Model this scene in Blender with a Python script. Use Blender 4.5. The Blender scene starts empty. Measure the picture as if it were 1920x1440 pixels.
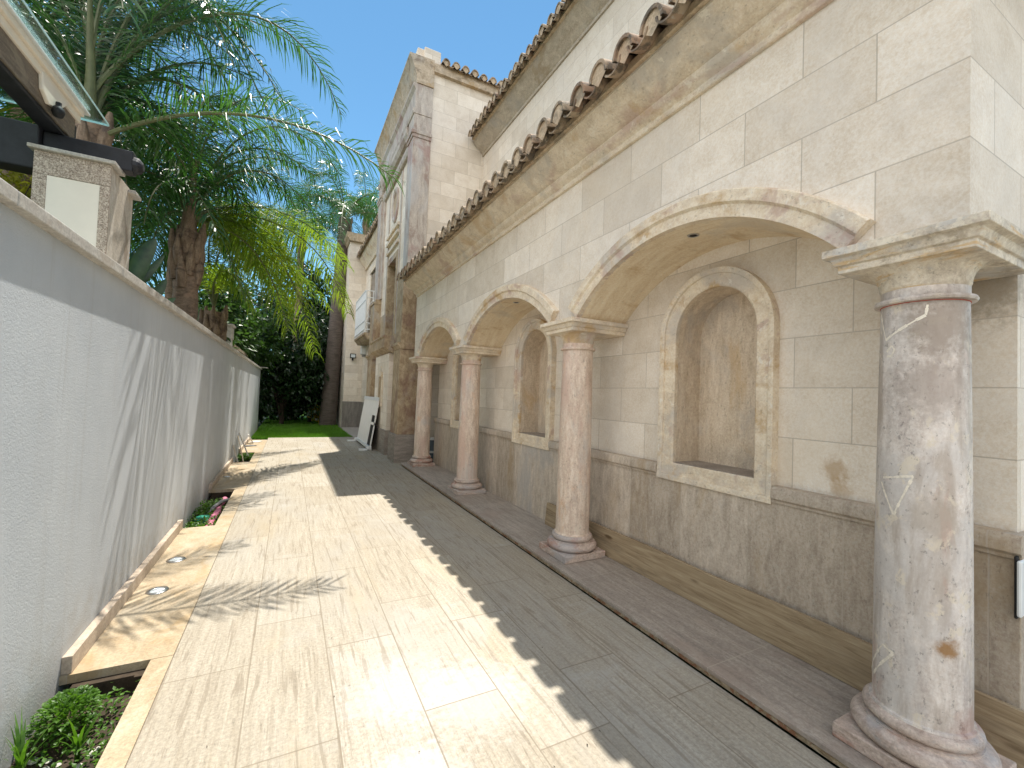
import bpy, bmesh, math, random
from mathutils import Vector, Matrix
from math import sin, cos, pi, radians, sqrt, atan2

S = bpy.context.scene
COL = S.collection
RND = random.Random(7)

# ------------------------------------------------------------------ camera, sky, sun, exposure
EYE = Vector((0, 0, 1.6))
CR = Vector((0.88747517, -0.45938546, 0.03678083))
CU = Vector((-0.04613189, -0.00914434, 0.9988935))
CF = Vector((0.45854081, 0.88818995, 0.0293077))
FPX = 805.77
cam_d = bpy.data.cameras.new('camera')
cam_d.sensor_width = 36; cam_d.sensor_fit = 'HORIZONTAL'
cam_d.lens = 36 * FPX / 1920
cam_d.clip_start = 0.05; cam_d.clip_end = 3000
cam = bpy.data.objects.new('camera', cam_d); COL.objects.link(cam)
cam.matrix_world = Matrix(((CR.x, CU.x, -CF.x, EYE.x), (CR.y, CU.y, -CF.y, EYE.y), (CR.z, CU.z, -CF.z, EYE.z), (0, 0, 0, 1)))
S.camera = cam

SUN = Vector((0.15, 0.31, 1.0)).normalized()          # towards the sun
world = bpy.data.worlds.new('World'); S.world = world; world.use_nodes = True
wn = world.node_tree.nodes; wl = world.node_tree.links
sky = wn.new('ShaderNodeTexSky'); sky.sky_type = 'NISHITA'; sky.sun_disc = False
sky.sun_elevation = math.asin(SUN.z); sky.sun_rotation = atan2(SUN.x, SUN.y)
sky.air_density = 0.8; sky.dust_density = 0.0; sky.ozone_density = 0.8
bg = wn.get('Background') or wn.new('ShaderNodeBackground')
wo = wn.get('World Output') or wn.new('ShaderNodeOutputWorld')
# added bright clouds behind and left of the camera, unseen, filling the shade
SKY_K = 0.077; FILL_CLOUD = 0.74
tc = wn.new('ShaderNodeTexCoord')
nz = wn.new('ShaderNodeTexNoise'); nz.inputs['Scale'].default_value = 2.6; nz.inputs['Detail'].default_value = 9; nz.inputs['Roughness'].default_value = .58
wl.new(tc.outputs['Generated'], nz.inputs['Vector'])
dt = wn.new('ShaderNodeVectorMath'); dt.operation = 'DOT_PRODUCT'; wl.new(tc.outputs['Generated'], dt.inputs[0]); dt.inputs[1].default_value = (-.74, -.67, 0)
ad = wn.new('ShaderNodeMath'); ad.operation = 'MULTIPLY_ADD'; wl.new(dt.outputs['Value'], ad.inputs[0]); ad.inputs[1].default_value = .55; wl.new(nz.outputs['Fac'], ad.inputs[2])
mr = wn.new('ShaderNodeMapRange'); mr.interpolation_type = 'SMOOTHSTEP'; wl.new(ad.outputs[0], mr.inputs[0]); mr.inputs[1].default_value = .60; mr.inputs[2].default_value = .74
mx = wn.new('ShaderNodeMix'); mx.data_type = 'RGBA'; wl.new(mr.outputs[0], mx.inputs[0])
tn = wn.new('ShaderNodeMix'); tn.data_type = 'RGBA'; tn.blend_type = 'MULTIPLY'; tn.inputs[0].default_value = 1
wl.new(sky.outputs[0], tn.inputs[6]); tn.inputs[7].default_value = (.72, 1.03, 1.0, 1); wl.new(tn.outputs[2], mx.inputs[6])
mx.inputs[7].default_value = (FILL_CLOUD / SKY_K, FILL_CLOUD * .99 / SKY_K, FILL_CLOUD * .99 / SKY_K, 1)
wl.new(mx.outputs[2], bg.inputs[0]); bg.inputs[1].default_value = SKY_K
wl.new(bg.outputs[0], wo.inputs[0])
sd = bpy.data.lights.new('sun', 'SUN'); sd.energy = 2.6; sd.angle = radians(0.5); sd.color = (1.0, 0.95, 0.86)
sun = bpy.data.objects.new('sun', sd); COL.objects.link(sun)
sun.rotation_euler = (-SUN).to_track_quat('-Z', 'Y').to_euler(); sun.location = SUN * 30
S.view_settings.view_transform = 'Standard'; S.view_settings.look = 'None'
S.view_settings.exposure = 1.47; S.view_settings.gamma = 1
S.render.engine = 'CYCLES'
S.cycles.max_bounces = 10; S.cycles.diffuse_bounces = 6; S.cycles.transparent_max_bounces = 12

def at(u, v, x=None, y=None, z=None):
    """the point of the place seen at photo pixel (u, v) on a plane of the place"""
    d = CF + CR * ((u - 960) / FPX) - CU * ((v - 720) / FPX)
    t = x / d.x if x is not None else (y / d.y if y is not None else (z - EYE.z) / d.z)
    return EYE + d * t

# ------------------------------------------------------------------ materials
class NT:
    def __init__(s, name):
        s.m = bpy.data.materials.new(name); s.m.use_nodes = True
        s.t = s.m.node_tree; s.t.nodes.clear()
        s.out = s.n('ShaderNodeOutputMaterial'); s.b = s.n('ShaderNodeBsdfPrincipled')
        s.l(s.b.outputs[0], s.out.inputs[0]); s._p = None
    def n(s, t, **k):
        o = s.t.nodes.new(t)
        for a, b in k.items(): setattr(o, a, b)
        return o
    def l(s, a, b): s.t.links.new(a, b)
    def setin(s, sock, v):
        if hasattr(v, 'is_linked'): s.l(v, sock)
        else: sock.default_value = v
    def pos(s):
        if s._p is None: s._p = s.n('ShaderNodeNewGeometry')
        return s._p.outputs['Position']
    def scaled(s, sc, off=(0, 0, 0)):
        m = s.n('ShaderNodeMapping'); s.l(s.pos(), m.inputs[0])
        m.inputs['Scale'].default_value = sc; m.inputs['Location'].default_value = off
        return m.outputs[0]
    def noise(s, vec, scale=1, detail=6, rough=.6, dist=0.0):
        o = s.n('ShaderNodeTexNoise'); s.l(vec, o.inputs['Vector'])
        o.inputs['Scale'].default_value = scale; o.inputs['Detail'].default_value = detail
        o.inputs['Roughness'].default_value = rough; o.inputs['Distortion'].default_value = dist
        return o.outputs['Fac']
    def vor(s, vec, scale):
        o = s.n('ShaderNodeTexVoronoi'); s.l(vec, o.inputs['Vector']); o.inputs['Scale'].default_value = scale
        return o.outputs['Distance']
    def rng(s, v, a, b, c=0.0, d=1.0):
        o = s.n('ShaderNodeMapRange'); o.interpolation_type = 'SMOOTHSTEP'
        s.l(v, o.inputs[0])
        for i, q in enumerate((a, b, c, d)): o.inputs[i + 1].default_value = q
        return o.outputs[0]
    def math(s, op, a, b=0.0):
        o = s.n('ShaderNodeMath', operation=op); s.setin(o.inputs[0], a); s.setin(o.inputs[1], b)
        return o.outputs[0]
    def mix(s, f, a, b, blend='MIX'):
        o = s.n('ShaderNodeMix', data_type='RGBA', blend_type=blend)
        s.setin(o.inputs[0], f); s.setin(o.inputs[6], c4(a)); s.setin(o.inputs[7], c4(b))
        return o.outputs[2]
    def ramp(s, f, stops):
        o = s.n('ShaderNodeValToRGB'); s.l(f, o.inputs[0]); e = o.color_ramp.elements
        while len(e) < len(stops): e.new(.5)
        for i, (p, c) in enumerate(stops): e[i].position = p; e[i].color = c4(c)
        return o.outputs[0]
    def bump(s, h, strength=.3, dist=.01, prev=None):
        o = s.n('ShaderNodeBump'); s.l(h, o.inputs['Height'])
        o.inputs['Strength'].default_value = strength; o.inputs['Distance'].default_value = dist
        if prev is not None: s.l(prev, o.inputs['Normal'])
        return o.outputs[0]
    def done(s, col, rough=.7, normal=None, spec=.4, metal=0.0):
        s.setin(s.b.inputs['Base Color'], c4(col)); s.setin(s.b.inputs['Roughness'], rough)
        s.b.inputs['Specular IOR Level'].default_value = spec; s.b.inputs['Metallic'].default_value = metal
        if normal is not None: s.l(normal, s.b.inputs['Normal'])
        return s.m

def c4(c):
    return (c[0], c[1], c[2], 1.0) if isinstance(c, (tuple, list)) and len(c) == 3 else c

def stone(name, a, b, stains=(), freq=(6, 6, 6), contrast=(.35, .65), pits=.25, pit_freq=(40, 40, 40), joints=None,
          jcol=(.42, .36, .29), tilevar=.12, rough=.65, bump=.25, spots=(), grain=.2, joff=(0, 0), floor=False, spec=.35):
    t = NT(name)
    col = t.ramp(t.noise(t.scaled(freq), 1, 9, .68, .6), [(contrast[0], a), (contrast[1], b)])
    # speckle that keeps the surface from reading flat
    g = t.noise(t.scaled((58, 58, 58)), 1, 4, .8)
    col = t.mix(grain, col, t.ramp(g, [(.38, (.12, .1, .08)), (.62, (.95, .92, .86))]), 'OVERLAY')
    for i, (sc, lo, hi, amt, sf) in enumerate(stains):
        lo, hi = .5 + (lo - .5) * .68, .5 + (hi - .5) * .74
        f = t.rng(t.noise(t.scaled(sf, (i * 7.3 + 1.7, i * 3.1, i * 5.7)), 1, 7, .65, .4), lo, hi, 0, amt)
        col = t.mix(f, col, sc)
    pn = t.noise(t.scaled(pit_freq, (3, 9, 4)), 1, 4, .75)
    pf = t.rng(pn, .585, .66, 0, pits * .75)
    col = t.mix(pf, col, tuple(x * .42 for x in a))
    for (p, r, sc, amt) in spots:
        v = t.n('ShaderNodeVectorMath', operation='DISTANCE'); t.l(t.pos(), v.inputs[0]); v.inputs[1].default_value = p
        d = t.math('ADD', v.outputs['Value'], t.math('MULTIPLY', t.math('SUBTRACT', t.noise(t.scaled((22, 22, 22)), 1, 6, .7), .5), r * 1.6))
        col = t.mix(t.rng(d, r * .25, r, amt, 0), col, sc)
    nrm = t.bump(t.noise(t.scaled((60, 60, 60)), 1, 6, .7), bump, .004)
    nrm = t.bump(t.math('MULTIPLY', pf, -1.0), .5, .004, nrm)
    if joints:
        sep = t.n('ShaderNodeSeparateXYZ'); t.l(t.pos(), sep.inputs[0])
        X, Y, Z = sep.outputs
        cb = t.n('ShaderNodeCombineXYZ')
        if floor:
            t.l(Y, cb.inputs[0]); t.l(X, cb.inputs[1])
        else:
            gn = t._p; s2 = t.n('ShaderNodeSeparateXYZ'); t.l(gn.outputs['True Normal'], s2.inputs[0])
            k = t.math('GREATER_THAN', t.math('ABSOLUTE', s2.outputs[0]), .5)
            mf = t.n('ShaderNodeMix', data_type='FLOAT'); t.l(k, mf.inputs[0]); t.l(X, mf.inputs[2]); t.l(Y, mf.inputs[3])
            t.l(mf.outputs[0], cb.inputs[0]); t.l(Z, cb.inputs[1])
        mp = t.n('ShaderNodeMapping'); t.l(cb.outputs[0], mp.inputs[0]); mp.inputs['Location'].default_value = (joff[0], joff[1], 0)
        br = t.n('ShaderNodeTexBrick'); t.l(mp.outputs[0], br.inputs['Vector'])
        br.offset = .5 if not floor else .37; br.squash = 1
        br.inputs['Scale'].default_value = 1; br.inputs['Brick Width'].default_value = joints[0]; br.inputs['Row Height'].default_value = joints[1]
        br.inputs['Mortar Size'].default_value = joints[2]; br.inputs['Mortar Smooth'].default_value = .25; br.inputs['Bias'].default_value = 0
        lo, hi = 1 - tilevar, 1.0
        br.inputs['Color1'].default_value = (lo, lo * .975, lo * .94, 1); br.inputs['Color2'].default_value = (hi, hi, hi, 1); br.inputs['Mortar'].default_value = (1, 1, 1, 1)
        col = t.mix(1.0, col, br.outputs['Color'], 'MULTIPLY')
        col = t.mix(t.math('MULTIPLY', br.outputs['Fac'], .75), col, jcol)
        nrm = t.bump(t.math('MULTIPLY', br.outputs['Fac'], -1.0), .35, .003, nrm)
    return t.done(col, rough, nrm, spec)

def plain(name, c, rough=.5, var=.12, freq=12, bump=0.0, metal=0.0, spec=.4, bfreq=120):
    t = NT(name)
    f = t.noise(t.scaled((freq,) * 3), 1, 6, .65)
    col = t.ramp(f, [(.3, tuple(x * (1 - var) for x in c)), (.7, tuple(min(1, x * (1 + var)) for x in c))])
    nrm = t.bump(t.noise(t.scaled((bfreq,) * 3), 1, 3, .6), bump, .004) if bump else None
    return t.done(col, rough, nrm, spec, metal)

def leafy(name, dark, light, trans=.35, rough=.42, freq=3.0, warm=None, spec=.5):
    t = NT(name)
    f = t.noise(t.scaled((freq,) * 3), 1, 4, .7)
    f2 = t.noise(t.scaled((freq * 9,) * 3), 1, 2, .6)
    col = t.ramp(t.math('ADD', t.math('MULTIPLY', f, .6), t.math('MULTIPLY', f2, .4)), [(.36, dark), (.64, light)])
    if warm: col = t.mix(t.rng(t.noise(t.scaled((1.7, 1.7, 1.7), (5, 5, 5)), 1, 5, .7), .52, .66, 0, .8), col, warm)
    t.done(col, rough, None, spec)
    tr = t.n('ShaderNodeBsdfTranslucent')
    t.l(t.mix(.5, col, (light[0] * 1.6, light[1] * 1.7, light[2] * .7)), tr.inputs[0])
    ms = t.n('ShaderNodeMixShader'); ms.inputs[0].default_value = trans
    t.l(t.b.outputs[0], ms.inputs[1]); t.l(tr.outputs[0], ms.inputs[2]); t.l(ms.outputs[0], t.out.inputs[0])
    return t.m

M = {}
TAN = (.60, .46, .30); OCH = (.52, .34, .15); PINK = (.46, .30, .25); RED = (.36, .13, .08)
M['ashlar'] = stone('limestone_ashlar', (.76, .68, .58), (.88, .81, .715), [((.70, .65, .585), .5, .75, .5, (.7, .7, .7)), ((.82, .71, .56), .55, .75, .35, (1.3, 1.3, 1.3))],
    freq=(5, 5, 5), pits=.18, pit_freq=(70, 70, 70), joints=(.67, .335, .0036), joff=(-.005 + .67, -.052 + .335), tilevar=.19, bump=.55, grain=.3,
    spots=[((2.99, .80, 2.2), .22, (.30, .25, .18), .7), ((2.98, 1.43, 1.22), .10, (.45, .28, .12), .6), ((2.98, 1.40, 1.12), .08, (.45, .28, .12), .5)])
M['trim'] = stone('travertine_trim', (.64, .53, .40), (.81, .71, .56), [((.50, .46, .42), .48, .66, .65, (1.7, 1.7, 1.7)), (OCH, .56, .72, .75, (2.3, 2.3, 3)), (PINK, .58, .70, .6, (2.9, 2.9, 2.9)), ((.8, .76, .68), .66, .72, .6, (9, 9, 9))],
    freq=(8, 8, 11), pits=.55, pit_freq=(36, 36, 50))
M['soffit'] = stone('travertine_soffit', (.70, .56, .38), (.84, .73, .55), [((.56, .5, .42), .5, .7, .5, (1.5, 1.5, 1.5)), (OCH, .54, .74, .6, (2, 5, 2))], freq=(14, 3, 4), pits=.35)
M['cornice'] = stone('travertine_cornice', (.60, .505, .385), (.80, .70, .56), [((.46, .43, .39), .5, .68, .6, (1.2, 1.2, 1.2)), (PINK, .56, .7, .55, (1.1, 1.1, 2.4)), (OCH, .58, .74, .5, (2.3, 2.3, 2.3)), ((.8, .74, .62), .64, .7, .6, (7, 7, 7))],
    freq=(8, 6, 10), pits=.5, pit_freq=(30, 26, 40))
M['cornice_old'] = stone('stained_old_cornice', (.34, .27, .19), (.60, .50, .38), [((.42, .39, .34), .5, .68, .6, (1.2, 1.2, 1.2)), ((.42, .27, .11), .54, .70, .7, (1.6, 1.6, 1.6)), ((.20, .15, .11), .58, .70, .7, (2.2, 2.2, 3))], freq=(7, 6, 9), pits=.5)
M['cornice_grey'] = stone('grey_stained_cornice', (.40, .34, .27), (.60, .53, .44), [((.44, .41, .38), .5, .68, .6, (1.2, 1.2, 1.2)), ((.36, .27, .17), .56, .70, .6, (1.6, 1.6, 3)), ((.62, .57, .48), .64, .7, .6, (7, 7, 7))], freq=(7, 6, 10), pits=.5)
M['dado'] = stone('travertine_dado', (.45, .38, .31), (.74, .65, .55), [((.44, .43, .42), .5, .68, .6, (.9, 1.1, .6)), ((.5, .36, .2), .54, .72, .55, (1.4, 1.7, .7)), ((.62, .58, .5), .66, .74, .5, (14, 14, 14))],
    freq=(15, 15, 4.5), contrast=(.3, .68), pits=.5, pit_freq=(60, 60, 24), joints=(.59, 4.0, .004), joff=(.12, 1), tilevar=.3)
M['niche'] = stone('travertine_niche', (.50, .40, .29), (.74, .63, .50), [((.42, .40, .38), .5, .7, .5, (1.5, 1.5, 1.0)), (OCH, .56, .74, .5, (2, 2, 1.2))], freq=(15, 15, 4.5), contrast=(.3, .68), pits=.5, pit_freq=(60, 60, 24))
M['step'] = stone('travertine_step', (.31, .275, .245), (.49, .44, .395), [((.5, .42, .36), .55, .7, .5, (9, 2, 5)), ((.34, .26, .22), .5, .7, .4, (2, 2, 2))], freq=(26, 3, 12), pits=.4, pit_freq=(60, 18, 40),
    joints=(1.3, 5, .004), floor=True, tilevar=.15, joff=(.4, 1), rough=.5)
M['step_edge'] = stone('rough_step_edge', (.22, .15, .08), (.55, .46, .33), [((.3, .12, .06), .5, .6, .8, (14, 14, 14))], freq=(30, 18, 40), pits=.7, pit_freq=(50, 50, 50), bump=.6)
M['column_grey'] = stone('grey_travertine_shaft', (.50, .44, .405), (.77, .70, .64), [((.58, .55, .525), .48, .62, .6, (1.8, 1.8, .9)), ((.40, .33, .27), .52, .70, .75, (6, 6, 1.1)), ((.70, .62, .50), .6, .68, .75, (12, 12, 9)), ((.5, .32, .26), .64, .76, .5, (5, 5, 2.2))],
    freq=(16, 16, 5), pits=.75, pit_freq=(42, 42, 34), rough=.5, bump=.2,
    spots=[((2.469, .765, .62), .055, (.30, .15, .04), .9), ((2.45, .77, 1.98), .22, (.30, .245, .20), .85), ((2.42, .80, 1.72), .2, (.36, .30, .26), .7), ((2.43, .79, 1.15), .13, (.42, .36, .30), .6), ((2.55, .73, .3), .11, (.33, .14, .1), .45)])
M['column_pink'] = stone('pink_travertine_shaft', (.52, .40, .32), (.80, .68, .57), [((.56, .53, .50), .50, .66, .6, (2.0, 2.0, .9)), ((.60, .42, .34), .48, .68, .7, (3.1, 3.1, .8)), ((.66, .42, .26), .6, .74, .6, (6, 6, 3)), ((.72, .64, .52), .62, .7, .5, (14, 14, 7))],
    freq=(17, 17, 3.6), pits=.6, pit_freq=(42, 42, 26), rough=.5, bump=.2)
M['capital_grey'] = stone('grey_stained_capital', (.48, .42, .34), (.74, .66, .54), [((.52, .51, .49), .48, .62, .7, (3, 3, 5)), ((.60, .40, .18), .54, .68, .75, (3, 3, 26)), ((.36, .29, .21), .58, .72, .7, (6, 6, 4)), ((.74, .67, .54), .63, .7, .7, (13, 13, 13))], freq=(11, 11, 14), pits=.6, pit_freq=(40, 40, 50))
M['column_base'] = stone('red_travertine_base', (.38, .29, .24), (.62, .52, .45), [(RED, .52, .7, .6, (3, 3, 7)), ((.4, .4, .41), .5, .68, .6, (2.2, 2.2, 5))], freq=(10, 10, 30), pits=.5)
M['pier'] = stone('brown_travertine_pier', (.27, .19, .11), (.54, .43, .29), [((.22, .12, .09), .52, .68, .7, (1.5, 1.5, .9)), ((.42, .34, .25), .55, .7, .6, (3, 3, 2)), ((.40, .38, .36), .56, .7, .5, (1.1, 1.1, .7))], freq=(9, 9, 5), pits=.4)
M['pier_grey'] = stone('grey_travertine_pilaster', (.36, .31, .27), (.58, .53, .47), [((.30, .21, .17), .50, .66, .75, (2.2, 2.2, .9)), ((.5, .5, .5), .52, .7, .6, (1.1, 1.1, .6)), ((.34, .2, .18), .56, .68, .6, (1.2, 1.2, .8))], freq=(12, 12, 3), pits=.4)
M['pier_base'] = stone('grey_base_stone', (.22, .19, .165), (.35, .31, .27), [((.4, .36, .3), .55, .7, .5, (2, 2, 5))], freq=(4, 4, 24), pits=.3)
M['paving'] = stone('travertine_paving', (.335, .297, .24), (.455, .42, .355), [((.40, .38, .34), .44, .70, .55, (1.1, .45, 1)), ((.44, .37, .26), .54, .78, .45, (2.2, .5, 1)), ((.46, .44, .40), .60, .74, .5, (1.4, 1.9, 1)), ((.26, .22, .17), .58, .66, .6, (30, 1.9, 1))],
    freq=(42, 2.4, 1), contrast=(.30, .66), pits=.45, pit_freq=(75, 14, 1), joints=(1.22, .405, .0042), floor=True, tilevar=.12, joff=(.3, .535), spec=.12, rough=.75, jcol=(.22, .18, .13), bump=.1,
    spots=[((.95, 2.15, 0), .42, (.60, .59, .57), .5), ((.55, 1.75, 0), .3, (.60, .59, .57), .5), ((.62, 2.35, 0), .4, (.60,.59,.57), .4)])
M['paving_border'] = stone('golden_travertine_border', (.40, .31, .20), (.52, .44, .32), [((.48, .44, .36), .5, .7, .6, (1.8, 1.2, 1)), ((.42, .28, .13), .56, .72, .5, (4, 2, 1))], freq=(9, 5, 8), pits=.35, pit_freq=(40, 30, 30),
    joints=(.66, 3, .003), floor=True, tilevar=.1, joff=(.16, 1), rough=.5, bump=.1)
M['coping'] = stone('grey_stone_coping', (.42, .40, .37), (.57, .55, .51), [((.4, .33, .26), .55, .7, .5, (5, 5, 5))], freq=(20, 6, 20), pits=.35)
M['skirting'] = stone('pink_stone_skirting', (.46, .38, .31), (.62, .53, .44), [], freq=(8, 8, 8), pits=.3, joints=(.5, 5, .003), joff=(.2, 1))
M['granite'] = stone('speckled_granite', (.26, .20, .16), (.62, .54, .46), [], freq=(120, 120, 120), contrast=(.42, .58), pits=.5, pit_freq=(150, 150, 150), bump=.4, grain=.3)
M['old_marble'] = stone('weathered_pillar_side', (.42, .37, .31), (.62, .57, .50), [((.25, .19, .14), .56, .66, .7, (4, 4, 1.6)), ((.78, .75, .7), .58, .7, .7, (5, 5, .8))], freq=(7, 7, 2), pits=.3)
M['wing_base'] = stone('wing_dado_stone', (.17, .155, .14), (.28, .26, .235), [], freq=(9, 9, 2), pits=.3)

def wall_paint():
    t = NT('rough_white_render')
    n = t.noise(t.scaled((115, 115, 115)), 1, 4, .7)
    col = t.ramp(t.noise(t.scaled((1.2, 1.2, 1.2)), 1, 7, .65), [(.3, (.50, .535, .575)), (.7, (.60, .635, .67))])
    col = t.mix(t.rng(t.noise(t.scaled((2, 6, .5)), 1, 6, .6), .54, .78, 0, .25), col, (.50, .50, .50))
    col = t.mix(t.rng(n, .55, .72, 0, .22), col, (.42, .42, .42))
    sp = t.n('ShaderNodeSeparateXYZ'); t.l(t.pos(), sp.inputs[0])
    zz = t.math('ADD', sp.outputs[2], t.math('MULTIPLY', t.math('SUBTRACT', t.noise(t.scaled((3, 7, 9), (2, 2, 2)), 1, 7, .75), .5), 1.1))
    col = t.mix(t.rng(zz, -.05, .42, .45, 0), col, (.40, .37, .32))          # splash dirt along the foot
    col = t.mix(t.rng(t.noise(t.scaled((1, 9, .35), (8, 1, 3)), 1, 6, .7), .55, .66, 0, .22), col, (.42, .41, .39))   # drip streaks
    nr = t.bump(n, .6, .006)
    return t.done(col, .85, nr, .2)
M['render'] = wall_paint()
M['panel_white'] = plain('white_panel_paint', (.83, .82, .79), .6, .04, 5, .1)
M['white_metal'] = plain('white_painted_metal', (.74, .76, .76), .4, .05, 8)
M['offwhite'] = plain('off_white_house_paint', (.62, .60, .56), .8, .08, 3, .2)
M['pillar_white'] = plain('pillar_white_render', (.88, .82, .72), .9, .03, 5, .15, spec=.05)
M['black'] = plain('black_opening', (.012, .012, .013), .6, .2, 5)
M['dark_glass'] = plain('dark_window_glass', (.02, .025, .03), .08, .1, 3, spec=.6)
M['steel'] = plain('brushed_steel', (.55, .56, .57), .28, .08, 30, metal=1.0)
M['lens'] = plain('frosted_lamp_glass', (.62, .68, .70), .12, .08, 30, spec=.7)
M['soil'] = plain('dark_soil', (.05, .035, .022), .95, .5, 14, .8, bfreq=60)
M['pebble'] = plain('pale_pebble', (.55, .52, .46), .7, .3, 20, .3)
M['pink_pipe'] = plain('pink_conduit', (.62, .20, .30), .5, .1, 12)
M['grey_hose'] = plain('grey_conduit', (.23, .23, .23), .55, .1, 12)
M['green_plastic'] = plain('green_plastic_lid', (.03, .30, .20), .4, .15, 10)
M['timber_black'] = plain('black_stained_timber', (.016, .017, .022), .55, .4, 9, .3, bfreq=40)
M['timber_grey'] = stone('weathered_timber_side', (.12, .095, .07), (.25, .20, .15), [((.33, .28, .2), .55, .7, .5, (6, 2, 6))], freq=(30, 3, 50), pits=.2)
M['cream_metal'] = plain('cream_aluminium_profile', (.84, .76, .64), .45, .06, 6)
M['bucket'] = plain('blue_grey_bucket_plastic', (.10, .14, .17), .45, .15, 6)
M['bucket_lid'] = plain('white_bucket_lid', (.68, .69, .68), .45, .05, 6)
M['chalk'] = plain('dried_glue_residue', (.82, .75, .64), .9, .2, 60, .6)
M['red_paint'] = plain('red_residue', (.42, .09, .06), .8, .3, 40)

def board():
    t = NT('old_scaffold_board')
    v = t.scaled((24, 1.6, 26))
    n = t.noise(v, 1, 8, .7, 1.4)
    col = t.ramp(n, [(.3, (.22, .155, .09)), (.5, (.37, .28, .175)), (.7, (.48, .385, .255))])
    col = t.mix(t.rng(t.noise(t.scaled((5, 1.2, 9)), 1, 6, .6), .52, .7, 0, .6), col, (.16, .12, .08))
    k = t.vor(t.scaled((3, 1.5, 5)), 1)
    col = t.mix(t.rng(k, .05, .12, .8, 0), col, (.1, .06, .03))
    return t.done(col, .8, t.bump(n, .5, .006), .2)
M['board'] = board()

def tiles():
    t = NT('weathered_clay_tile')
    v = t.scaled((1, 3.73, 1))
    cell = t.n('ShaderNodeTexWhiteNoise', noise_dimensions='1D')
    sp = t.n('ShaderNodeSeparateXYZ'); t.l(v, sp.inputs[0])
    t.l(t.math('FLOOR', sp.outputs[1]), cell.inputs['W'])
    col = t.ramp(cell.outputs['Value'], [(.0, (.34, .26, .18)), (.4, (.42, .34, .245)), (.7, (.33, .22, .15)), (1, (.46, .39, .29))])
    col = t.mix(t.rng(t.noise(t.scaled((9, 9, 9)), 1, 7, .7), .44, .60, 0, .85), col, (.10, .09, .075))
    col = t.mix(t.rng(t.noise(t.scaled((17, 17, 17), (4, 4, 4)), 1, 6, .7), .58, .68, 0, .7), col, (.42, .40, .34))
    return t.done(col, .85, t.bump(t.noise(t.scaled((50, 50, 50)), 1, 6, .7), .6, .006), .2)
M['tile'] = tiles()
M['mortar'] = stone('roof_mortar', (.38, .29, .19), (.58, .47, .34), [((.20, .17, .13), .5, .65, .7, (6, 6, 6)), ((.46, .30, .19), .58, .72, .45, (2.3, 2.3, 2.3))], freq=(12, 12, 12), pits=.5, bump=.7)

def glass():
    t = NT('pergola_glass')
    tr = t.n('ShaderNodeBsdfTransparent'); tr.inputs[0].default_value = (.86, .95, .95, 1)
    gl = t.n('ShaderNodeBsdfGlossy'); gl.inputs[1].default_value = .04
    fr = t.n('ShaderNodeFresnel'); fr.inputs[0].default_value = 1.5
    ms = t.n('ShaderNodeMixShader'); t.l(t.math('MULTIPLY', fr.outputs[0], .35), ms.inputs[0]); t.l(tr.outputs[0], ms.inputs[1]); t.l(gl.outputs[0], ms.inputs[2])
    t.l(ms.outputs[0], t.out.inputs[0]); return t.m
M['glass'] = glass()
M['glass_edge'] = plain('glass_sheet_edge', (.42, .62, .62), .2, .1, 9)

M['palm_dark'] = leafy('palm_leaflet_green', (.011, .046, .013), (.058, .165, .03), .36, .32, 1.2, spec=.6)
M['palm_yellow'] = leafy('palm_leaflet_yellow', (.075, .14, .012), (.25, .36, .03), .48, .38, 1.5, warm=(.30, .28, .03))
M['rachis'] = plain('palm_rachis', (.11, .125, .05), .5, .25, 8)
M['trunk'] = stone('palm_trunk_bark', (.09, .062, .042), (.25, .18, .125), [((.30, .20, .13), .55, .7, .7, (4, 4, 5))], freq=(9, 9, 26), pits=.6, pit_freq=(16, 16, 40), bump=.9)
M['boot'] = stone('palm_leaf_base', (.11, .072, .045), (.27, .20, .135), [((.06, .04, .03), .55, .68, .8, (4, 4, 6))], freq=(20, 20, 4), pits=.4, bump=.6)
M['royal_trunk'] = stone('ringed_palm_trunk', (.07, .055, .046), (.15, .12, .10), [((.06, .05, .04), .55, .7, .6, (3, 3, 3))], freq=(3, 3, 20), pits=.3, bump=.5)
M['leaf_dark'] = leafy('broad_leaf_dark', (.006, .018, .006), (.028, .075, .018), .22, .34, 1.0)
M['leaf_mid'] = leafy('broad_leaf_mid', (.02, .055, .01), (.07, .15, .03), .35, .36, 1.0)
M['leaf_yellow'] = leafy('bamboo_leaf_yellow', (.08, .10, .012), (.30, .30, .03), .5, .45, 2.0)
M['paddle'] = leafy('paddle_leaf', (.012, .04, .012), (.045, .115, .03), .25, .3, 1.5)
M['grass'] = leafy('lawn_blade', (.07, .19, .012), (.17, .36, .03), .35, .5, 2.0)
M['weed'] = leafy('weed_leaf', (.03, .09, .008), (.11, .24, .02), .4, .45, 6.0)
M['croton'] = leafy('croton_leaf', (.25, .16, .01), (.48, .34, .02), .4, .4, 5.0)
M['branch'] = plain('dark_branch', (.05, .035, .025), .9, .4, 12, .6)
M['lawn'] = plain('lawn_ground', (.085, .20, .02), .95, .4, 4, .6)
M['ground'] = plain('garden_ground', (.06, .07, .03), .95, .4, 1.2, .5)
M['path'] = plain('concrete_path', (.40, .37, .33), .8, .15, 5, .2)

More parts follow.
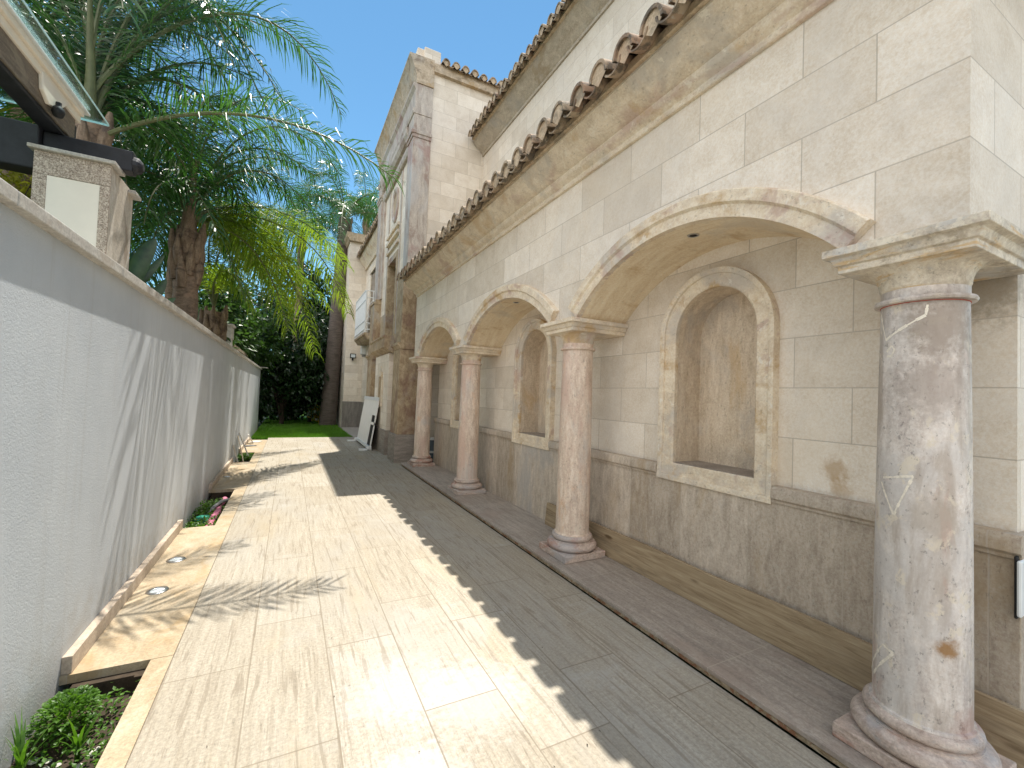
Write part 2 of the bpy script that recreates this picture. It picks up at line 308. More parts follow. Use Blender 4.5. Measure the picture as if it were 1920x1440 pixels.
# ------------------------------------------------------------------ mesh helpers
class MB:
    def __init__(s): s.v = []; s.f = []; s.mi = []
    def add(s, vs, fs, mi=0):
        k = len(s.v); s.v += [tuple(v) for v in vs]
        for f in fs: s.f.append(tuple(i + k for i in f)); s.mi.append(mi)
        return s
    def box(s, x0, x1, y0, y1, z0, z1, mi=0):
        return s.add([(x, y, z) for x in (x0, x1) for y in (y0, y1) for z in (z0, z1)],
                     [(0, 1, 3, 2), (4, 6, 7, 5), (0, 4, 5, 1), (2, 3, 7, 6), (0, 2, 6, 4), (1, 5, 7, 3)], mi)
    def quad(s, a, b, c, d, mi=0): return s.add([a, b, c, d], [(0, 1, 2, 3)], mi)
    def prism(s, poly, axis, a, b, mi=0):
        """poly of 2-D points extruded along an axis ('y': points are (x, z); 'x': (y, z))"""
        n = len(poly)
        P = (lambda p, t: (p[0], t, p[1])) if axis == 'y' else ((lambda p, t: (t, p[0], p[1])) if axis == 'x' else (lambda p, t: (p[0], p[1], t)))
        return s.add([P(p, a) for p in poly] + [P(p, b) for p in poly],
                     [tuple(range(n - 1, -1, -1)), tuple(range(n, 2 * n))] + [(i, (i + 1) % n, n + (i + 1) % n, n + i) for i in range(n)], mi)
    def lathe(s, prof, c=(0, 0), n=40, mi=0, a0=0, a1=2 * pi):
        full = abs(a1 - a0 - 2 * pi) < 1e-6; m = n if full else n + 1
        vs = []
        for (r, z) in prof:
            for i in range(m):
                a = a0 + (a1 - a0) * i / n; vs.append((c[0] + r * cos(a), c[1] + r * sin(a), z))
        fs = []
        for j in range(len(prof) - 1):
            for i in range(n):
                i2 = (i + 1) % m if full else i + 1
                fs.append((j * m + i, j * m + i2, (j + 1) * m + i2, (j + 1) * m + i))
        if full:
            fs.append(tuple(range(m - 1, -1, -1))); fs.append(tuple((len(prof) - 1) * m + i for i in range(m)))
        return s.add(vs, fs, mi)
    def tube(s, pts, rad, n=8, mi=0, cap=True):
        pts = [Vector(p) for p in pts]; rad = rad if hasattr(rad, '__len__') else [rad] * len(pts)
        vs = []; pu = None
        for i, p in enumerate(pts):
            t = (pts[min(i + 1, len(pts) - 1)] - pts[max(i - 1, 0)]).normalized()
            if pu is None: pu = t.orthogonal().normalized()
            pu = (pu - t * pu.dot(t)).normalized(); w = t.cross(pu)
            for k in range(n):
                a = 2 * pi * k / n; vs.append(p + (pu * cos(a) + w * sin(a)) * rad[i])
        fs = [(i * n + k, i * n + (k + 1) % n, (i + 1) * n + (k + 1) % n, (i + 1) * n + k) for i in range(len(pts) - 1) for k in range(n)]
        if cap: fs += [tuple(range(n - 1, -1, -1)), tuple((len(pts) - 1) * n + k for k in range(n))]
        return s.add(vs, fs, mi)
    def obj(s, name, mat, parent=None, smooth=0, bevel=0.0, seg=2):
        me = bpy.data.meshes.new(name); me.from_pydata(s.v, [], s.f)
        for m in (mat if isinstance(mat, (list, tuple)) else [mat]): me.materials.append(m)
        me.polygons.foreach_set('material_index', s.mi)
        me.validate(); me.update()
        bm = bmesh.new(); bm.from_mesh(me)
        if len(me.polygons) < 20000: bmesh.ops.recalc_face_normals(bm, faces=bm.faces)
        bm.to_mesh(me); bm.free()
        if smooth:
            me.polygons.foreach_set('use_smooth', [True] * len(me.polygons)); me.set_sharp_from_angle(angle=radians(smooth))
        o = bpy.data.objects.new(name, me); COL.objects.link(o)
        if parent is not None:
            o.parent = parent
            w = Vector(parent.location); q = parent.parent
            while q: w += Vector(q.location); q = q.parent
            o.location = -w
        if bevel:
            b = o.modifiers.new('bevel', 'BEVEL'); b.width = bevel; b.segments = seg; b.limit_method = 'ANGLE'; b.angle_limit = radians(40)
        return o

def tag(o, label=None, cat=None, group=None, kind=None):
    if label: o['label'] = label
    if cat: o['category'] = cat
    if group: o['group'] = group
    if kind: o['kind'] = kind
    return o
def thing(name, loc, label, cat, group=None):
    o = bpy.data.objects.new(name, None); o.empty_display_size = .2; COL.objects.link(o); o.location = loc
    return tag(o, label, cat, group)

# ------------------------------------------------------------------ the setting
tag(MB().quad((-700, -700, -.16), (700, -700, -.16), (700, 700, -.16), (-700, 700, -.16)).obj('ground', M['ground']), kind='structure')
tag(MB().box(-.535, 2.24, -8, 15.8, -.05, 0).box(2.24, 9, -8, .518, -.05, 0).box(2.926, 9, .518, .679, -.05, 0).box(2.24, 2.6, 9.5, 14.45, -.05, 0).obj('paving', M['paving']), kind='structure')
b = MB()
b.box(-1.03, -.537, 3.19, 5.95, -.045, .002); b.box(-1.03, -.537, 7.98, 10.75, -.045, .002); b.box(-1.03, -.537, 12.3, 15.2, -.045, .002)
for y0, y1 in ((-8, 3.187), (5.953, 7.977), (10.753, 12.297)): b.box(-.69 if y0 > 0 else -.642, -.537, y0, y1, -.045, .001)
tag(b.obj('paving_border', M['paving_border']), kind='structure')
tag(MB().box(-1.03, -.535, -8, 15.3, -.155, -.13).obj('planting_soil', M['soil']), kind='structure')
tag(MB().box(-1.05, 2.0, 15.8, 40, -.1, -.03).box(2.0, 2.14, 15.8, 17.2, -.1, -.03).obj('lawn', M['lawn']), kind='structure')
tag(MB().box(2.0, 2.9, 15.8, 20.3, -.1, -.02).obj('side_path', M['path']), kind='structure')
bm_side = MB().box(-.70, -.64, 3.12, 3.189, -.13, -.045).box(-.97, -.70, 3.14, 3.188, -.13, -.045)
tag(bm_side.box(-1.0, -.69, 7.985, 8.05, -.13, -.045).obj('paving_footing', M['soil']), kind='structure')

# lawn blades (nobody could count them)
g = MB()
for i in range(26000):
    y = 15.82 + 11 * RND.random() ** 1.8; x = RND.uniform(-1.02, 2.02)
    h = RND.uniform(.035, .075); a = RND.uniform(0, 2 * pi); w = .006 + .0006 * (y - 15)
    dx, dy = cos(a) * w, sin(a) * w; lx, ly = RND.uniform(-.03, .03), RND.uniform(-.03, .03)
    g.add([(x - dx, y - dy, -.03), (x + dx, y + dy, -.03), (x + lx, y + ly, -.03 + h)], [(0, 1, 2)])
tag(g.obj('lawn_grass', M['grass']), 'short sunlit green lawn grass beyond the travertine paving', 'grass', kind='stuff')

# ------------------------------------------------------------------ boundary wall on the left
w = thing('boundary_wall', (-1.15, 8, 0), 'long white rendered garden wall with grey stone coping along the left of the paving', 'wall')
MB().box(-1.28, -1.03, -6, 19.2, -.16, 2.28).obj('rendered_wall', M['render'], w)
c = MB(); y = -6.0
while y < 19.2:
    c.box(-1.33, -.985, y, min(y + 1.196, 19.25), 2.28, 2.342); y += 1.2
c.obj('coping', M['coping'], w, bevel=.006)
s_ = MB()
for y0, y1 in ((3.2, 5.95), (7.99, 9.3), (9.31, 10.75), (12.3, 15.2)):
    s_.box(-1.03, -.985 if y0 < 7 else -.99, y0, y1, .0025, .098)
s_.obj('skirting', M['skirting'], w, bevel=.003)
MB().box(-1.3, -.78, 18.9, 19.35, 2.345, 2.375).obj('end_slab', M['coping'], w, bevel=.005)

# ------------------------------------------------------------------ the house
H = thing('house', (3.0, 5.0, 0), 'large pale stone villa with arcaded side wall, tall tower bay and clay tiled eaves', 'house')
XW, XB = 2.42, 2.98          # arcade face and recessed back wall
ARCH = [(2.225, 1.115, .485), (4.99, 1.20, .485), (7.77, 1.12, .485)]
SPR = 2.36
def arch_z(y):
    for yc, hw, ri in ARCH:
        if abs(y - yc) < hw:
            R = (hw * hw + ri * ri) / (2 * ri); return SPR + ri - R + sqrt(max(R * R - (y - yc) ** 2, 0))
    return SPR
ys = [.69]
for yc, hw, ri in ARCH: ys += [yc - hw + 2 * hw * (.5 - .5 * cos(pi * i / 40)) for i in range(41)]
ys.append(9.45)
aw = MB(); XU_ = 4.10
for a_, b_ in zip(ys[:-1], ys[1:]):
    za, zb = arch_z(a_), arch_z(b_)
    if b_ - a_ > .2: za = zb = SPR
    aw.quad((XW, a_, za), (XW, b_, zb), (XW, b_, 3.9), (XW, a_, 3.9))
    aw.quad((XW, a_, za), (XW, b_, zb), (2.995, b_, zb), (2.995, a_, za), 1)
aw.quad((XW, .69, SPR), (9, .69, SPR), (9, .69, 3.9), (XW, .69, 3.9))
aw.quad((XW, .69, 3.9), (XU_ , .69, 3.9), (XU_, .69, 4.62), (XW, .69, 4.10))
aw.quad((XW, 9.45, SPR), (4, 9.45, SPR), (4, 9.45, 3.9), (XW, 9.45, 3.9))
aw.obj('arcade_wall', [M['ashlar'], M['soffit']], H)

NIC = [2.285, 5.08, 7.80]; NH, NZ0, NS = .362, 1.086, 2.165
bw = MB(); nys = [.69]
for yc in NIC: nys += [yc - NH + 2 * NH * (.5 - .5 * cos(pi * i / 24)) for i in range(25)]
nys.append(9.35)
def ntop(y, yc): return NS + sqrt(max(NH * NH - (y - yc) ** 2, 0))
for a_, b_ in zip(nys[:-1], nys[1:]):
    mid = (a_ + b_) / 2; yc = next((q for q in NIC if abs(mid - q) < NH), None)
    if yc is None: bw.quad((XB, a_, -.1), (XB, b_, -.1), (XB, b_, 3.1), (XB, a_, 3.1))
    else:
        bw.quad((XB, a_, -.1), (XB, b_, -.1), (XB, b_, NZ0), (XB, a_, NZ0))
        bw.quad((XB, a_, ntop(a_, yc)), (XB, b_, ntop(b_, yc)), (XB, b_, 3.1), (XB, a_, 3.1))
bw.quad((XB, .69, -.1), (9, .69, -.1), (9, .69, 2.358), (XB, .69, 2.358)); bw.quad((XB, 9.35, -.1), (6, 9.35, -.1), (6, 9.35, 3.1), (XB, 9.35, 3.1))
bw.obj('back_wall', M['ashlar'], H)

for yc in NIC:
    out = [(yc - NH, NZ0)] + [(yc + NH * cos(a), NS + NH * sin(a)) for a in [pi - pi * i / 28 for i in range(29)]] + [(yc + NH, NZ0)]
    def offs(o):
        r = NH + o
        return [(yc - r, NZ0 - o)] + [(yc + r * cos(a), NS + r * sin(a)) for a in [pi - pi * i / 28 for i in range(29)]] + [(yc + r, NZ0 - o)]
    prof = [(0, XB + .002), (0, 2.945), (.012, 2.935), (.10, 2.935), (.104, 2.918), (.118, 2.91), (.145, 2.91), (.145, XB)]
    n = MB(); rings = [[(x, p[0], p[1]) for p in offs(o)] for o, x in prof]; m = len(rings[0])
    vs = [v for r in rings for v in r]
    n.add(vs, [(j * m + i, j * m + (i + 1) % m, (j + 1) * m + (i + 1) % m, (j + 1) * m + i) for j in range(len(prof) - 1) for i in range(m)])
    fr = n.obj('niche_frame', M['trim'], H, smooth=35)
    n = MB(); XN = 3.26
    for p, q in zip(out[:-1], out[1:]): n.quad((XB, *p), (XB, *q), (XN, *q), (XN, *p))
    n.add([(XN, *p) for p in out], [tuple(range(len(out)))])
    n.obj('niche_recess', M['niche'], fr, smooth=35)
    MB().box(2.95, XN, yc - NH, yc + NH, NZ0 - .02, NZ0 + .006).obj('niche_sill', M['pier_base'], fr)

# dado along the recessed wall, with its rail
d = MB()
segs = [(.66, 1.775), (2.795, 4.57), (5.59, 7.29), (8.31, 9.37)]
d.box(2.925, XB - .002, .665, 9.37, .055, .955).box(XB, 9, .68, .688, .0, .955)
d.obj('dado', M['dado'], H, bevel=.004)
rp = [(XB - .003, .955), (2.915, .955), (2.915, .97), (2.90, .985), (2.90, 1.04), (2.915, 1.062), (XB - .003, 1.066)]
for i_, (a_, b_) in enumerate(segs):
    r_ = MB().prism(rp, 'y', a_, b_)
    if i_ == 0: r_.box(XB + .0, 9, .662, .688, .957, 1.064)
    r_.obj('dado_rail', M['dado'], H, smooth=40)
# the low step that carries the columns
MB().box(2.255, 2.925, .53, 9.5, 0.0, .035, 1).box(2.24, 2.925, .52, 9.52, .035, .0625).obj('arcade_step', [M['step'], M['step_edge']], H, bevel=.004)

# archivolts
for yc, hw, ri in ARCH:
    R = (hw * hw + ri * ri) / (2 * ri); zc = SPR + ri - R; ah = math.asin(min(1, hw / R)) - .012
    prof = [(0.0, XW + .01), (0, 2.372), (.075, 2.372), (.082, 2.362), (.09, 2.352), (.155, 2.352), (.165, 2.362), (.165, XW + .01)]
    n = MB(); N = 44; k = len(prof); vs = []
    for i in range(N + 1):
        a = -ah + 2 * ah * i / N
        for o, x in prof: vs.append((x, yc + (R + o) * sin(a), zc + (R + o) * cos(a)))
    fs = [(i * k + j, i * k + j + 1, (i + 1) * k + j + 1, (i + 1) * k + j) for i in range(N) for j in range(k - 1)]
    fs += [tuple(range(k)), tuple(N * k + j for j in range(k))]
    n.add(vs, fs); n.obj('archivolt', M['trim'], H, smooth=35)

# downlights in the vaults
for yc in (2.2, 5.0):
    z = arch_z(yc)
    dl = MB().lathe([(.042, z + .004), (.042, z - .006), (.03, z - .006), (.028, z + .01)], (2.60, yc), 24).obj('downlight', M['steel'], H, smooth=40)
    MB().lathe([(.027, z + .002), (.027, z - .003), (.001, z - .003)], (2.60, yc), 20).obj('bulb', M['black'], dl)

# columns
def make_column(y, mat):
    cx = 2.575; base = Vector((cx, y, .0625))
    sh = []
    for i in range(25):
        t = i / 24; sh.append((.166 - .016 * t ** 1.6, .285 + (2.085 - .285) * t))
    m = MB().lathe([(.178, .272), (.176, .282)] + sh + [(.172, 2.088), (.176, 2.098), (.172, 2.108), (.152, 2.112), (.152, 2.15)], (cx, y), 56)
    o = m.obj('column', mat, H, smooth=40)
    bp = [(.225, .129)]
    for i in range(9): a = -pi / 2 + pi * i / 8; bp.append((.205 + .04 * cos(a), .168 + .038 * sin(a)))
    bp += [(.20, .208), (.20, .216)]
    for i in range(7): a = -pi / 2 + pi * i / 6; bp.append((.178 + .024 * cos(a), .246 + .026 * sin(a)))
    bp += [(.16, .275)]
    MB().lathe(bp, (cx, y), 56).obj('column_base', M['column_base'], o, smooth=50)
    MB().box(cx - .236, cx + .236, y - .236, y + .236, .064, .129).obj('base_block', M['column_base'], o, bevel=.006)
    cap = MB()
    ec = [(.150, 2.148), (.154, 2.16)]
    for i in range(9): t = i / 8; ec.append((.156 + .062 * (1 - cos(t * pi / 2)), 2.165 + .085 * sin(t * pi / 2)))
    cap.lathe(ec, (cx, y), 56)
    zz = [(.238, 2.25), (.238, 2.283), (.250, 2.287), (.262, 2.318), (.268, 2.322), (.287, 2.326), (.287, 2.364)]
    vs = []; 
    for h, z in zz: vs += [(cx - h, y - h, z), (XB - .003, y - h, z), (XB - .003, y + h, z), (cx - h, y + h, z)]
    fs = [(j * 4 + i, j * 4 + (i + 1) % 4, (j + 1) * 4 + (i + 1) % 4, (j + 1) * 4 + i) for j in range(len(zz) - 1) for i in range(4)] + [(3, 2, 1, 0), tuple(len(zz) * 4 - 4 + i for i in range(4))]
    cap.add(vs, fs); cap.obj('capital', M['trim'] if mat is not M['column_grey'] else M['capital_grey'], o, smooth=30, bevel=.003)
    return o
col1 = make_column(.885, M['column_grey'])
for y in (3.56, 6.44, 9.10): make_column(y, M['column_pink'])
# dried glue outlines and red ring left on the nearest column
def shaft_strip(pts, wd, cy=.885, r0=.1672):
    m = MB(); c0 = Vector((2.575, cy, 0)); P = []
    for (a0, z0), (a1, z1) in zip(pts[:-1], pts[1:]):
        k = max(3, int(max(abs(a1 - a0) * 6, abs(z1 - z0) * 60)))
        for i in range(k): t = i / k; P.append((a0 + (a1 - a0) * t, z0 + (z1 - z0) * t))
    P.append(pts[-1])
    for (a0, z0), (a1, z1) in zip(P[:-1], P[1:]):
        w0 = wd * RND.uniform(.5, 1.3)
        t0 = (z0 - .285) / 1.8; rr = r0 - .016 * max(t0, 0) ** 1.6
        da, dz = (a1 - a0) * rr, z1 - z0; L = math.hypot(da, dz) + 1e-6; na, nz = -dz / L * w0 / rr, da / L * w0
        def q(a, z): return (c0.x + rr * cos(a), c0.y + rr * sin(a), z)
        m.quad(q(a0 - na, z0 - nz), q(a0 + na, z0 + nz), q(a1 + na, z1 + nz), q(a1 - na, z1 - nz))
    return m
def col_ang(u, v, y0=.885, r=.163):
    d = CF + CR * ((u - 960) / FPX) - CU * ((v - 720) / FPX)
    ox, oy = EYE.x - 2.575, EYE.y - y0
    A = d.x ** 2 + d.y ** 2; B = 2 * (ox * d.x + oy * d.y); C = ox * ox + oy * oy - r * r
    D = max(B * B - 4 * A * C, 0); t = (-B - sqrt(D)) / (2 * A); p = EYE + d * t
    return (atan2(p.y - y0, p.x - 2.575) % (2 * pi), p.z)
marks = [[(1647, 590), (1657, 638), (1736, 590), (1740, 570)], [(1655, 895), (1712, 893), (1675, 965), (1652, 903)], [(1659, 660), (1668, 648), (1674, 655), (1668, 668), (1659, 668)], [(1636, 1258), (1656, 1208), (1676, 1225), (1640, 1262)]]
for mk in marks:
    shaft_strip([col_ang(*p) for p in mk], .0052).obj('glue_trace', M['chalk'], col1)
ring = MB().lathe([(.1522, 2.082), (.1528, 2.0845), (.1522, 2.087)], (2.575, .885), 48).obj('red_ring', M['red_paint'], col1)

# mission-tile roofs ------------------------------------------------
def tile_roof(name, y0, y1, period, x_tip, z_tip, slope, length, parent, courses=4, along='y', fixed=None):
    """barrel cover tiles over channel tiles; x_tip, z_tip = tip of the eave; runs up towards +x (or +y when along == 'x')"""
    m = MB(); n = int(round((y1 - y0) / period)); per = (y1 - y0) / n
    def P(t, s, z):
        return (x_tip + s, t, z) if along == 'y' else (t, x_tip + s, z)
    for k in range(n + 1):
        yc = y0 + per * k; jit = RND.uniform(-.018, .018); jz = RND.uniform(-.008, .01)
        for c in range(courses):
            s0 = c * length / courses - (.03 if c else 0) + jit; s1 = (c + 1) * length / courses
            r0 = per * .39; r1 = per * .33; lift = jz
            # cover: outer and inner skins plus lip
            A = 10; rings = []
            for (s, r, dz) in ((s0, r0, .02), (s1, r1, .0)):
                for rr in (r, r - .021):
                    rings.append([P(yc + rr * cos(a), s, z_tip + slope * s + dz + lift + rr * 1.25 * sin(a)) for a in [pi * i / A for i in range(A + 1)]])
            vs = [v for r in rings for v in r]; q = A + 1; fs = []
            for i in range(A):
                fs.append((i, i + 1, 2 * q + i + 1, 2 * q + i)); fs.append((q + i, q + i + 1, 3 * q + i + 1, 3 * q + i)); fs.append((i, i + 1, q + i + 1, q + i))
            m.add(vs, fs, 0)
            if c == 0:   # mortar plug set back inside the mouth
                sm = s0 + .016 + RND.uniform(-.006, .014); rr = r0 - .022
                m.add([P(yc, sm, z_tip + slope * sm - .05)] + [P(yc + rr * cos(a), sm, z_tip + slope * sm + .018 + lift + rr * 1.25 * sin(a)) for a in [pi * i / A for i in range(A + 1)]],
                      [(0, i + 1, i + 2) for i in range(A)], 1)
        if k < n:
            yp = yc + per / 2; jp = RND.uniform(-.015, .015) + .065
            A = 8; s0 = -.035 + jp; s1 = length; rr = per * .37; rings = []
            for s in (s0, s1):
                for r in (rr, rr - .015):
                    rings.append([P(yp + r * cos(a), s, z_tip + slope * s + .045 + r * .9 * sin(a)) for a in [pi + pi * i / A for i in range(A + 1)]])
            vs = [v for r in rings for v in r]; q = A + 1; fs = []
            for i in range(A):
                fs.append((i, i + 1, 2 * q + i + 1, 2 * q + i)); fs.append((q + i, q + i + 1, 3 * q + i + 1, 3 * q + i)); fs.append((i, i + 1, q + i + 1, q + i))
            m.add(vs, fs, 0)
    # mortar bed and deck under the tiles
    zb = z_tip - .015
    a, b = y0 - per * .36, y1 + per * .36
    for (s, z, s2, z2) in ((.125, zb - .005, .125, zb + .05),):
        m.add([P(a, s, z), P(b, s, z), P(b, s2, z2), P(a, s2, z2), P(b, length, z2 + slope * length - .03), P(a, length, z2 + slope * length - .03), P(b, length, z - .05), P(a, length, z - .05)],
              [(0, 1, 2, 3), (3, 2, 4, 5), (0, 7, 6, 1), (0, 3, 5, 7), (1, 6, 4, 2)], 1)
    return m.obj(name, [M['tile'], M['mortar']], parent, smooth=50)

cp = [(XW + .01, 3.72), (2.395, 3.72), (2.39, 3.725), (2.39, 3.765), (2.372, 3.78), (2.352, 3.79), (2.335, 3.81), (2.33, 3.84), (2.30, 3.85), (2.20, 3.915), (2.135, 3.985), (2.125, 3.99), (2.125, 4.035), (XW + .01, 4.035)]
MB().prism(cp, 'y', .42, 9.42).obj('cornice', M['cornice'], H, smooth=35)
tile_roof('roof', .45, 9.28, .268, 1.965, 4.03, .30, 2.3, H)

# upper storey
XU = 4.10
MB().box(XU, 9, .69, 10.0, 3.9, 8.1).obj('upper_wall', M['ashlar'], H)
MB().box(XU - .05, XU - .002, .69, 9.99, 4.68, 4.80).obj('roof_flashing', M['cornice'], H)
up = [(XU + .01, 7.66), (4.07, 7.66), (4.065, 7.71), (4.03, 7.73), (4.00, 7.77), (3.97, 7.79), (3.85, 7.89), (3.80, 7.96), (3.79, 7.965), (3.79, 8.01), (XU + .01, 8.01)]
MB().prism(up, 'y', .4, 9.99).obj('upper_cornice', M['cornice_grey'], H, smooth=35)
tile_roof('upper_roof', .5, 9.82, .245, 3.62, 7.98, .30, 2.0, H, courses=3)

# tower bay
TW = 2.42
tw = MB()
Y0, Y1, WY0, WY1, WZ0, WZ1 = 10.0, 14.4, 11.68, 12.78, 3.06, 5.28
tw.box(TW, 7, Y0, WY0, -.1, 9.36); tw.box(TW, 7, WY1, Y1, -.1, 9.36); tw.box(TW, 7, WY0 - .001, WY1 + .001, -.1, WZ0); tw.box(TW, 7, WY0 - .001, WY1 + .001, WZ1, 9.36)
tw.obj('tower_wall', M['ashlar'], H)
wf = MB()
wf.box(TW - .04, TW + .5, WY0 - .16, WY0 + .02, WZ0, WZ1 + .14).box(TW - .04, TW + .5, WY1 - .02, WY1 + .16, WZ0, WZ1 + .14).box(TW - .04, TW + .5, WY0 + .02, WY1 - .02, WZ1 - .02, WZ1 + .14)
wf = wf.obj('tower_window', M['pier'], H, bevel=.006)
MB().box(TW + .42, TW + .46, WY0, WY1, WZ0, WZ1).obj('pane', M['dark_glass'], wf)
MB().box(TW - .07, TW, WY0 - .2, WY1 + .2, WZ1 + .32, WZ1 + .40).obj('window_moulding', M['trim'], H, bevel=.006)
for z in (5.86, 6.06): MB().box(TW - .09, TW, WY0 - .2, WY1 + .2, z, z + .085).obj('window_moulding', M['trim'], H, bevel=.008)
MB().box(TW - .025, TW, WY0 - .28, WY0 - .16, 3.0, 7.5).box(TW - .025, TW, WY1 + .16, WY1 + .28, 3.0, 7.5).obj('window_strip', M['pier_grey'], H)
# round window
rw = MB(); N = 40; cy_, cz_ = 12.2, 6.86
prof = [(.30, TW + .02), (.30, TW - .02), (.34, TW - .05), (.40, TW - .05), (.43, TW - .03), (.43, TW)]
vs = [(x, cy_ + r * .9 * cos(2 * pi * i / N), cz_ + r * 1.15 * sin(2 * pi * i / N)) for r, x in prof for i in range(N)]
rw.add(vs, [(j * N + i, j * N + (i + 1) % N, (j + 1) * N + (i + 1) % N, (j + 1) * N + i) for j in range(len(prof) - 1) for i in range(N)])
rw = rw.obj('round_window', M['pier_grey'], H, smooth=40)
MB().add([(TW - .006, cy_ + .302 * .9 * cos(2 * pi * i / N), cz_ + .302 * 1.15 * sin(2 * pi * i / N)) for i in range(N)], [tuple(range(N))]).obj('pane', M['pier'], rw)
# pilasters with their pedestals
for y0, y1 in ((9.97, 10.48), (13.86, 14.42)):
    p = MB().box(2.30, 2.72, y0, y1, 4.48, 7.62).box(2.36, 2.71, y1 if y0 < 11 else y0 - .18, (y1 + .18) if y0 < 11 else y0, 4.48, 7.62).obj('pilaster', M['pier_grey'], H, bevel=.008)
    MB().box(2.275, 2.73, y0 - .02, y1 + .02, 7.62, 7.70).box(2.25, 2.74, y0 - .04, y1 + .04, 7.70, 7.78).box(2.30, 2.72, y0 - .005, y1, 7.78, 8.18).obj('pilaster_capital', M['pier_grey'], p, bevel=.008)
    MB().box(2.20, 2.9, y0 - .08, y1 + .10, .64, 2.60).obj('pier_shaft', M['pier'], p, bevel=.01)
    MB().box(2.16, 2.92, y0 - .11, y1 + .13, -.02, .64).obj('pier_base', M['pier_base'], p, bevel=.01)
    MB().prism([(2.92, 2.60), (2.19, 2.60), (2.17, 2.66), (2.13, 2.69), (2.13, 2.75), (2.92, 2.75)], 'y', y0 - .11, y1 + .13).box(2.20, 2.9, y0 - .07, y1 + .09, 2.75, 3.02).obj('pier_cornice', M['pier'], p, bevel=.006)
    MB().box(2.215, 2.88, y0 - .06, y1 + .08, 3.02, 4.32).box(2.18, 2.9, y0 - .08, y1 + .1, 4.32, 4.38).box(2.25, 2.85, y0 - .04, y1 + .06, 4.38, 4.48).obj('pedestal', M['pier'], p, bevel=.01)
# projecting ledge below the window, its pier and the relief on it
lp = [(TW, 2.60), (2.28, 2.60), (2.24, 2.64), (2.10, 2.72), (2.07, 2.74), (2.07, 2.98), (2.04, 3.0), (2.04, 3.04), (TW, 3.04)]
MB().prism(lp, 'y', 11.12, 13.3).obj('window_ledge', M['pier'], H, bevel=.006)
mp_ = MB().box(2.22, TW, 11.22, 13.1, .62, 2.60).obj('ledge_pier', M['ashlar'], H, bevel=.006)
MB().box(2.19, TW, 11.19, 13.13, -.02, .62).obj('pier_base', M['pier_base'], mp_, bevel=.008)
yc = 12.15
key = [(yc - .30, 1.2), (yc + .30, 1.2), (yc + .30, 1.95), (yc + .22, 2.02), (yc + .2, 2.12), (yc + .06, 2.18), (yc, 2.30), (yc - .06, 2.18), (yc - .2, 2.12), (yc - .22, 2.02), (yc - .30, 1.95)]
MB().prism(key, 'x', 2.19, 2.219).obj('relief_frame', M['trim'], mp_, bevel=.006)
MB().box(2.18, 2.188, yc - .14, yc + .14, 1.2, 2.02).obj('relief_slot', M['pier'], mp_)
for a_, b_ in ((10.75, 11.2), (13.12, 13.78)): MB().box(2.36, TW, a_, b_, .0, 2.9).obj('tower_panel', M['pier'], H)
for a_, b_ in ((10.66, 11.5), (12.96, 13.68)): MB().box(2.40, TW + .01, a_, b_, 3.05, 3.9).obj('parapet_panel', M['pier'], H)
# entablature and crowning cornice
en = MB()
ep = [(2.72, 8.18), (2.28, 8.18), (2.26, 8.24), (2.26, 8.30), (2.31, 8.31), (2.31, 8.76), (2.28, 8.80), (2.25, 8.84), (2.25, 8.90), (2.72, 8.90)]
en.prism(ep, 'y', 9.95, 14.46); en.prism([(TW, 7.55), (2.35, 7.55), (2.32, 7.62), (2.32, 7.72), (TW, 7.72)], 'y', 10.55, 13.8)
en.prism([(TW, 7.9), (2.31, 7.9), (2.25, 8.0), (2.25, 8.12), (TW, 8.17)], 'y', 10.52, 13.8)
en.obj('entablature', M['pier_grey'], H, bevel=.006)
tc = [(2.73, 8.905), (2.33, 8.905), (2.31, 9.08), (2.27, 9.22), (2.20, 9.40), (2.15, 9.50), (2.13, 9.52), (2.13, 9.56), (2.73, 9.58)]
MB().prism(tc, 'y', 9.93, 14.7).obj('tower_cornice', M['cornice_old'], H, smooth=40)
MB().box(2.36, 2.74, 10.15, 10.7, 9.58, 9.92).box(2.50, 2.90, 10.02, 10.3, 9.58, 9.90).obj('tower_finial', M['ashlar'], H, bevel=.01)
MB().box(2.73, 7, 9.9, 10.0, 9.30, 9.50).obj('side_fascia', M['cornice_old'], H)
tile_roof('tower_roof', 2.98, 6.9, .245, 9.78, 9.50, .28, 2.2, H, courses=3, along='x')

# rear wing with its balcony
RX = 2.85
MB().box(RX, 8, 14.4, 20.3, -.1, 7.5).obj('wing_wall', M['ashlar'], H)
MB().box(RX - .03, RX, 14.42, 20.27, -.1, 1.12).box(2.08, 2.82, 20.25, 20.3, -.1, 1.12).obj('wing_dado', M['wing_base'], H)
MB().box(2.11, 8, 20.3, 25, -.1, 8.25).obj('wing_bay', M['ashlar'], H)
MB().prism([(2.11, 8.25), (2.06, 8.25), (2.0, 8.36), (1.93, 8.42), (1.93, 8.62), (3.4, 8.62), (3.4, 8.25)], 'y', 20.1, 25.2).obj('bay_cornice', M['mortar'], H, bevel=.01)
MB().prism([(RX, 7.05), (2.78, 7.05), (2.74, 7.2), (2.60, 7.35), (2.52, 7.5), (2.52, 7.56), (RX, 7.56)], 'y', 14.42, 20.28).obj('wing_cornice', M['cornice'], H, smooth=40)
tile_roof('wing_roof', 14.6, 20.15, .25, 2.38, 7.54, .3, 2.0, H, courses=3)
dw = MB().box(RX - .05, RX + .02, 16.9, 17.05, 4.0, 6.5).box(RX - .05, RX + .02, 18.6, 18.75, 4.0, 6.5).box(RX - .08, RX + .02, 16.8, 18.85, 6.5, 6.66).obj('balcony_door', M['trim'], H, bevel=.006)
MB().box(RX - .02, RX - .001, 17.05, 18.6, 4.0, 6.5).obj('pane', M['dark_glass'], dw)
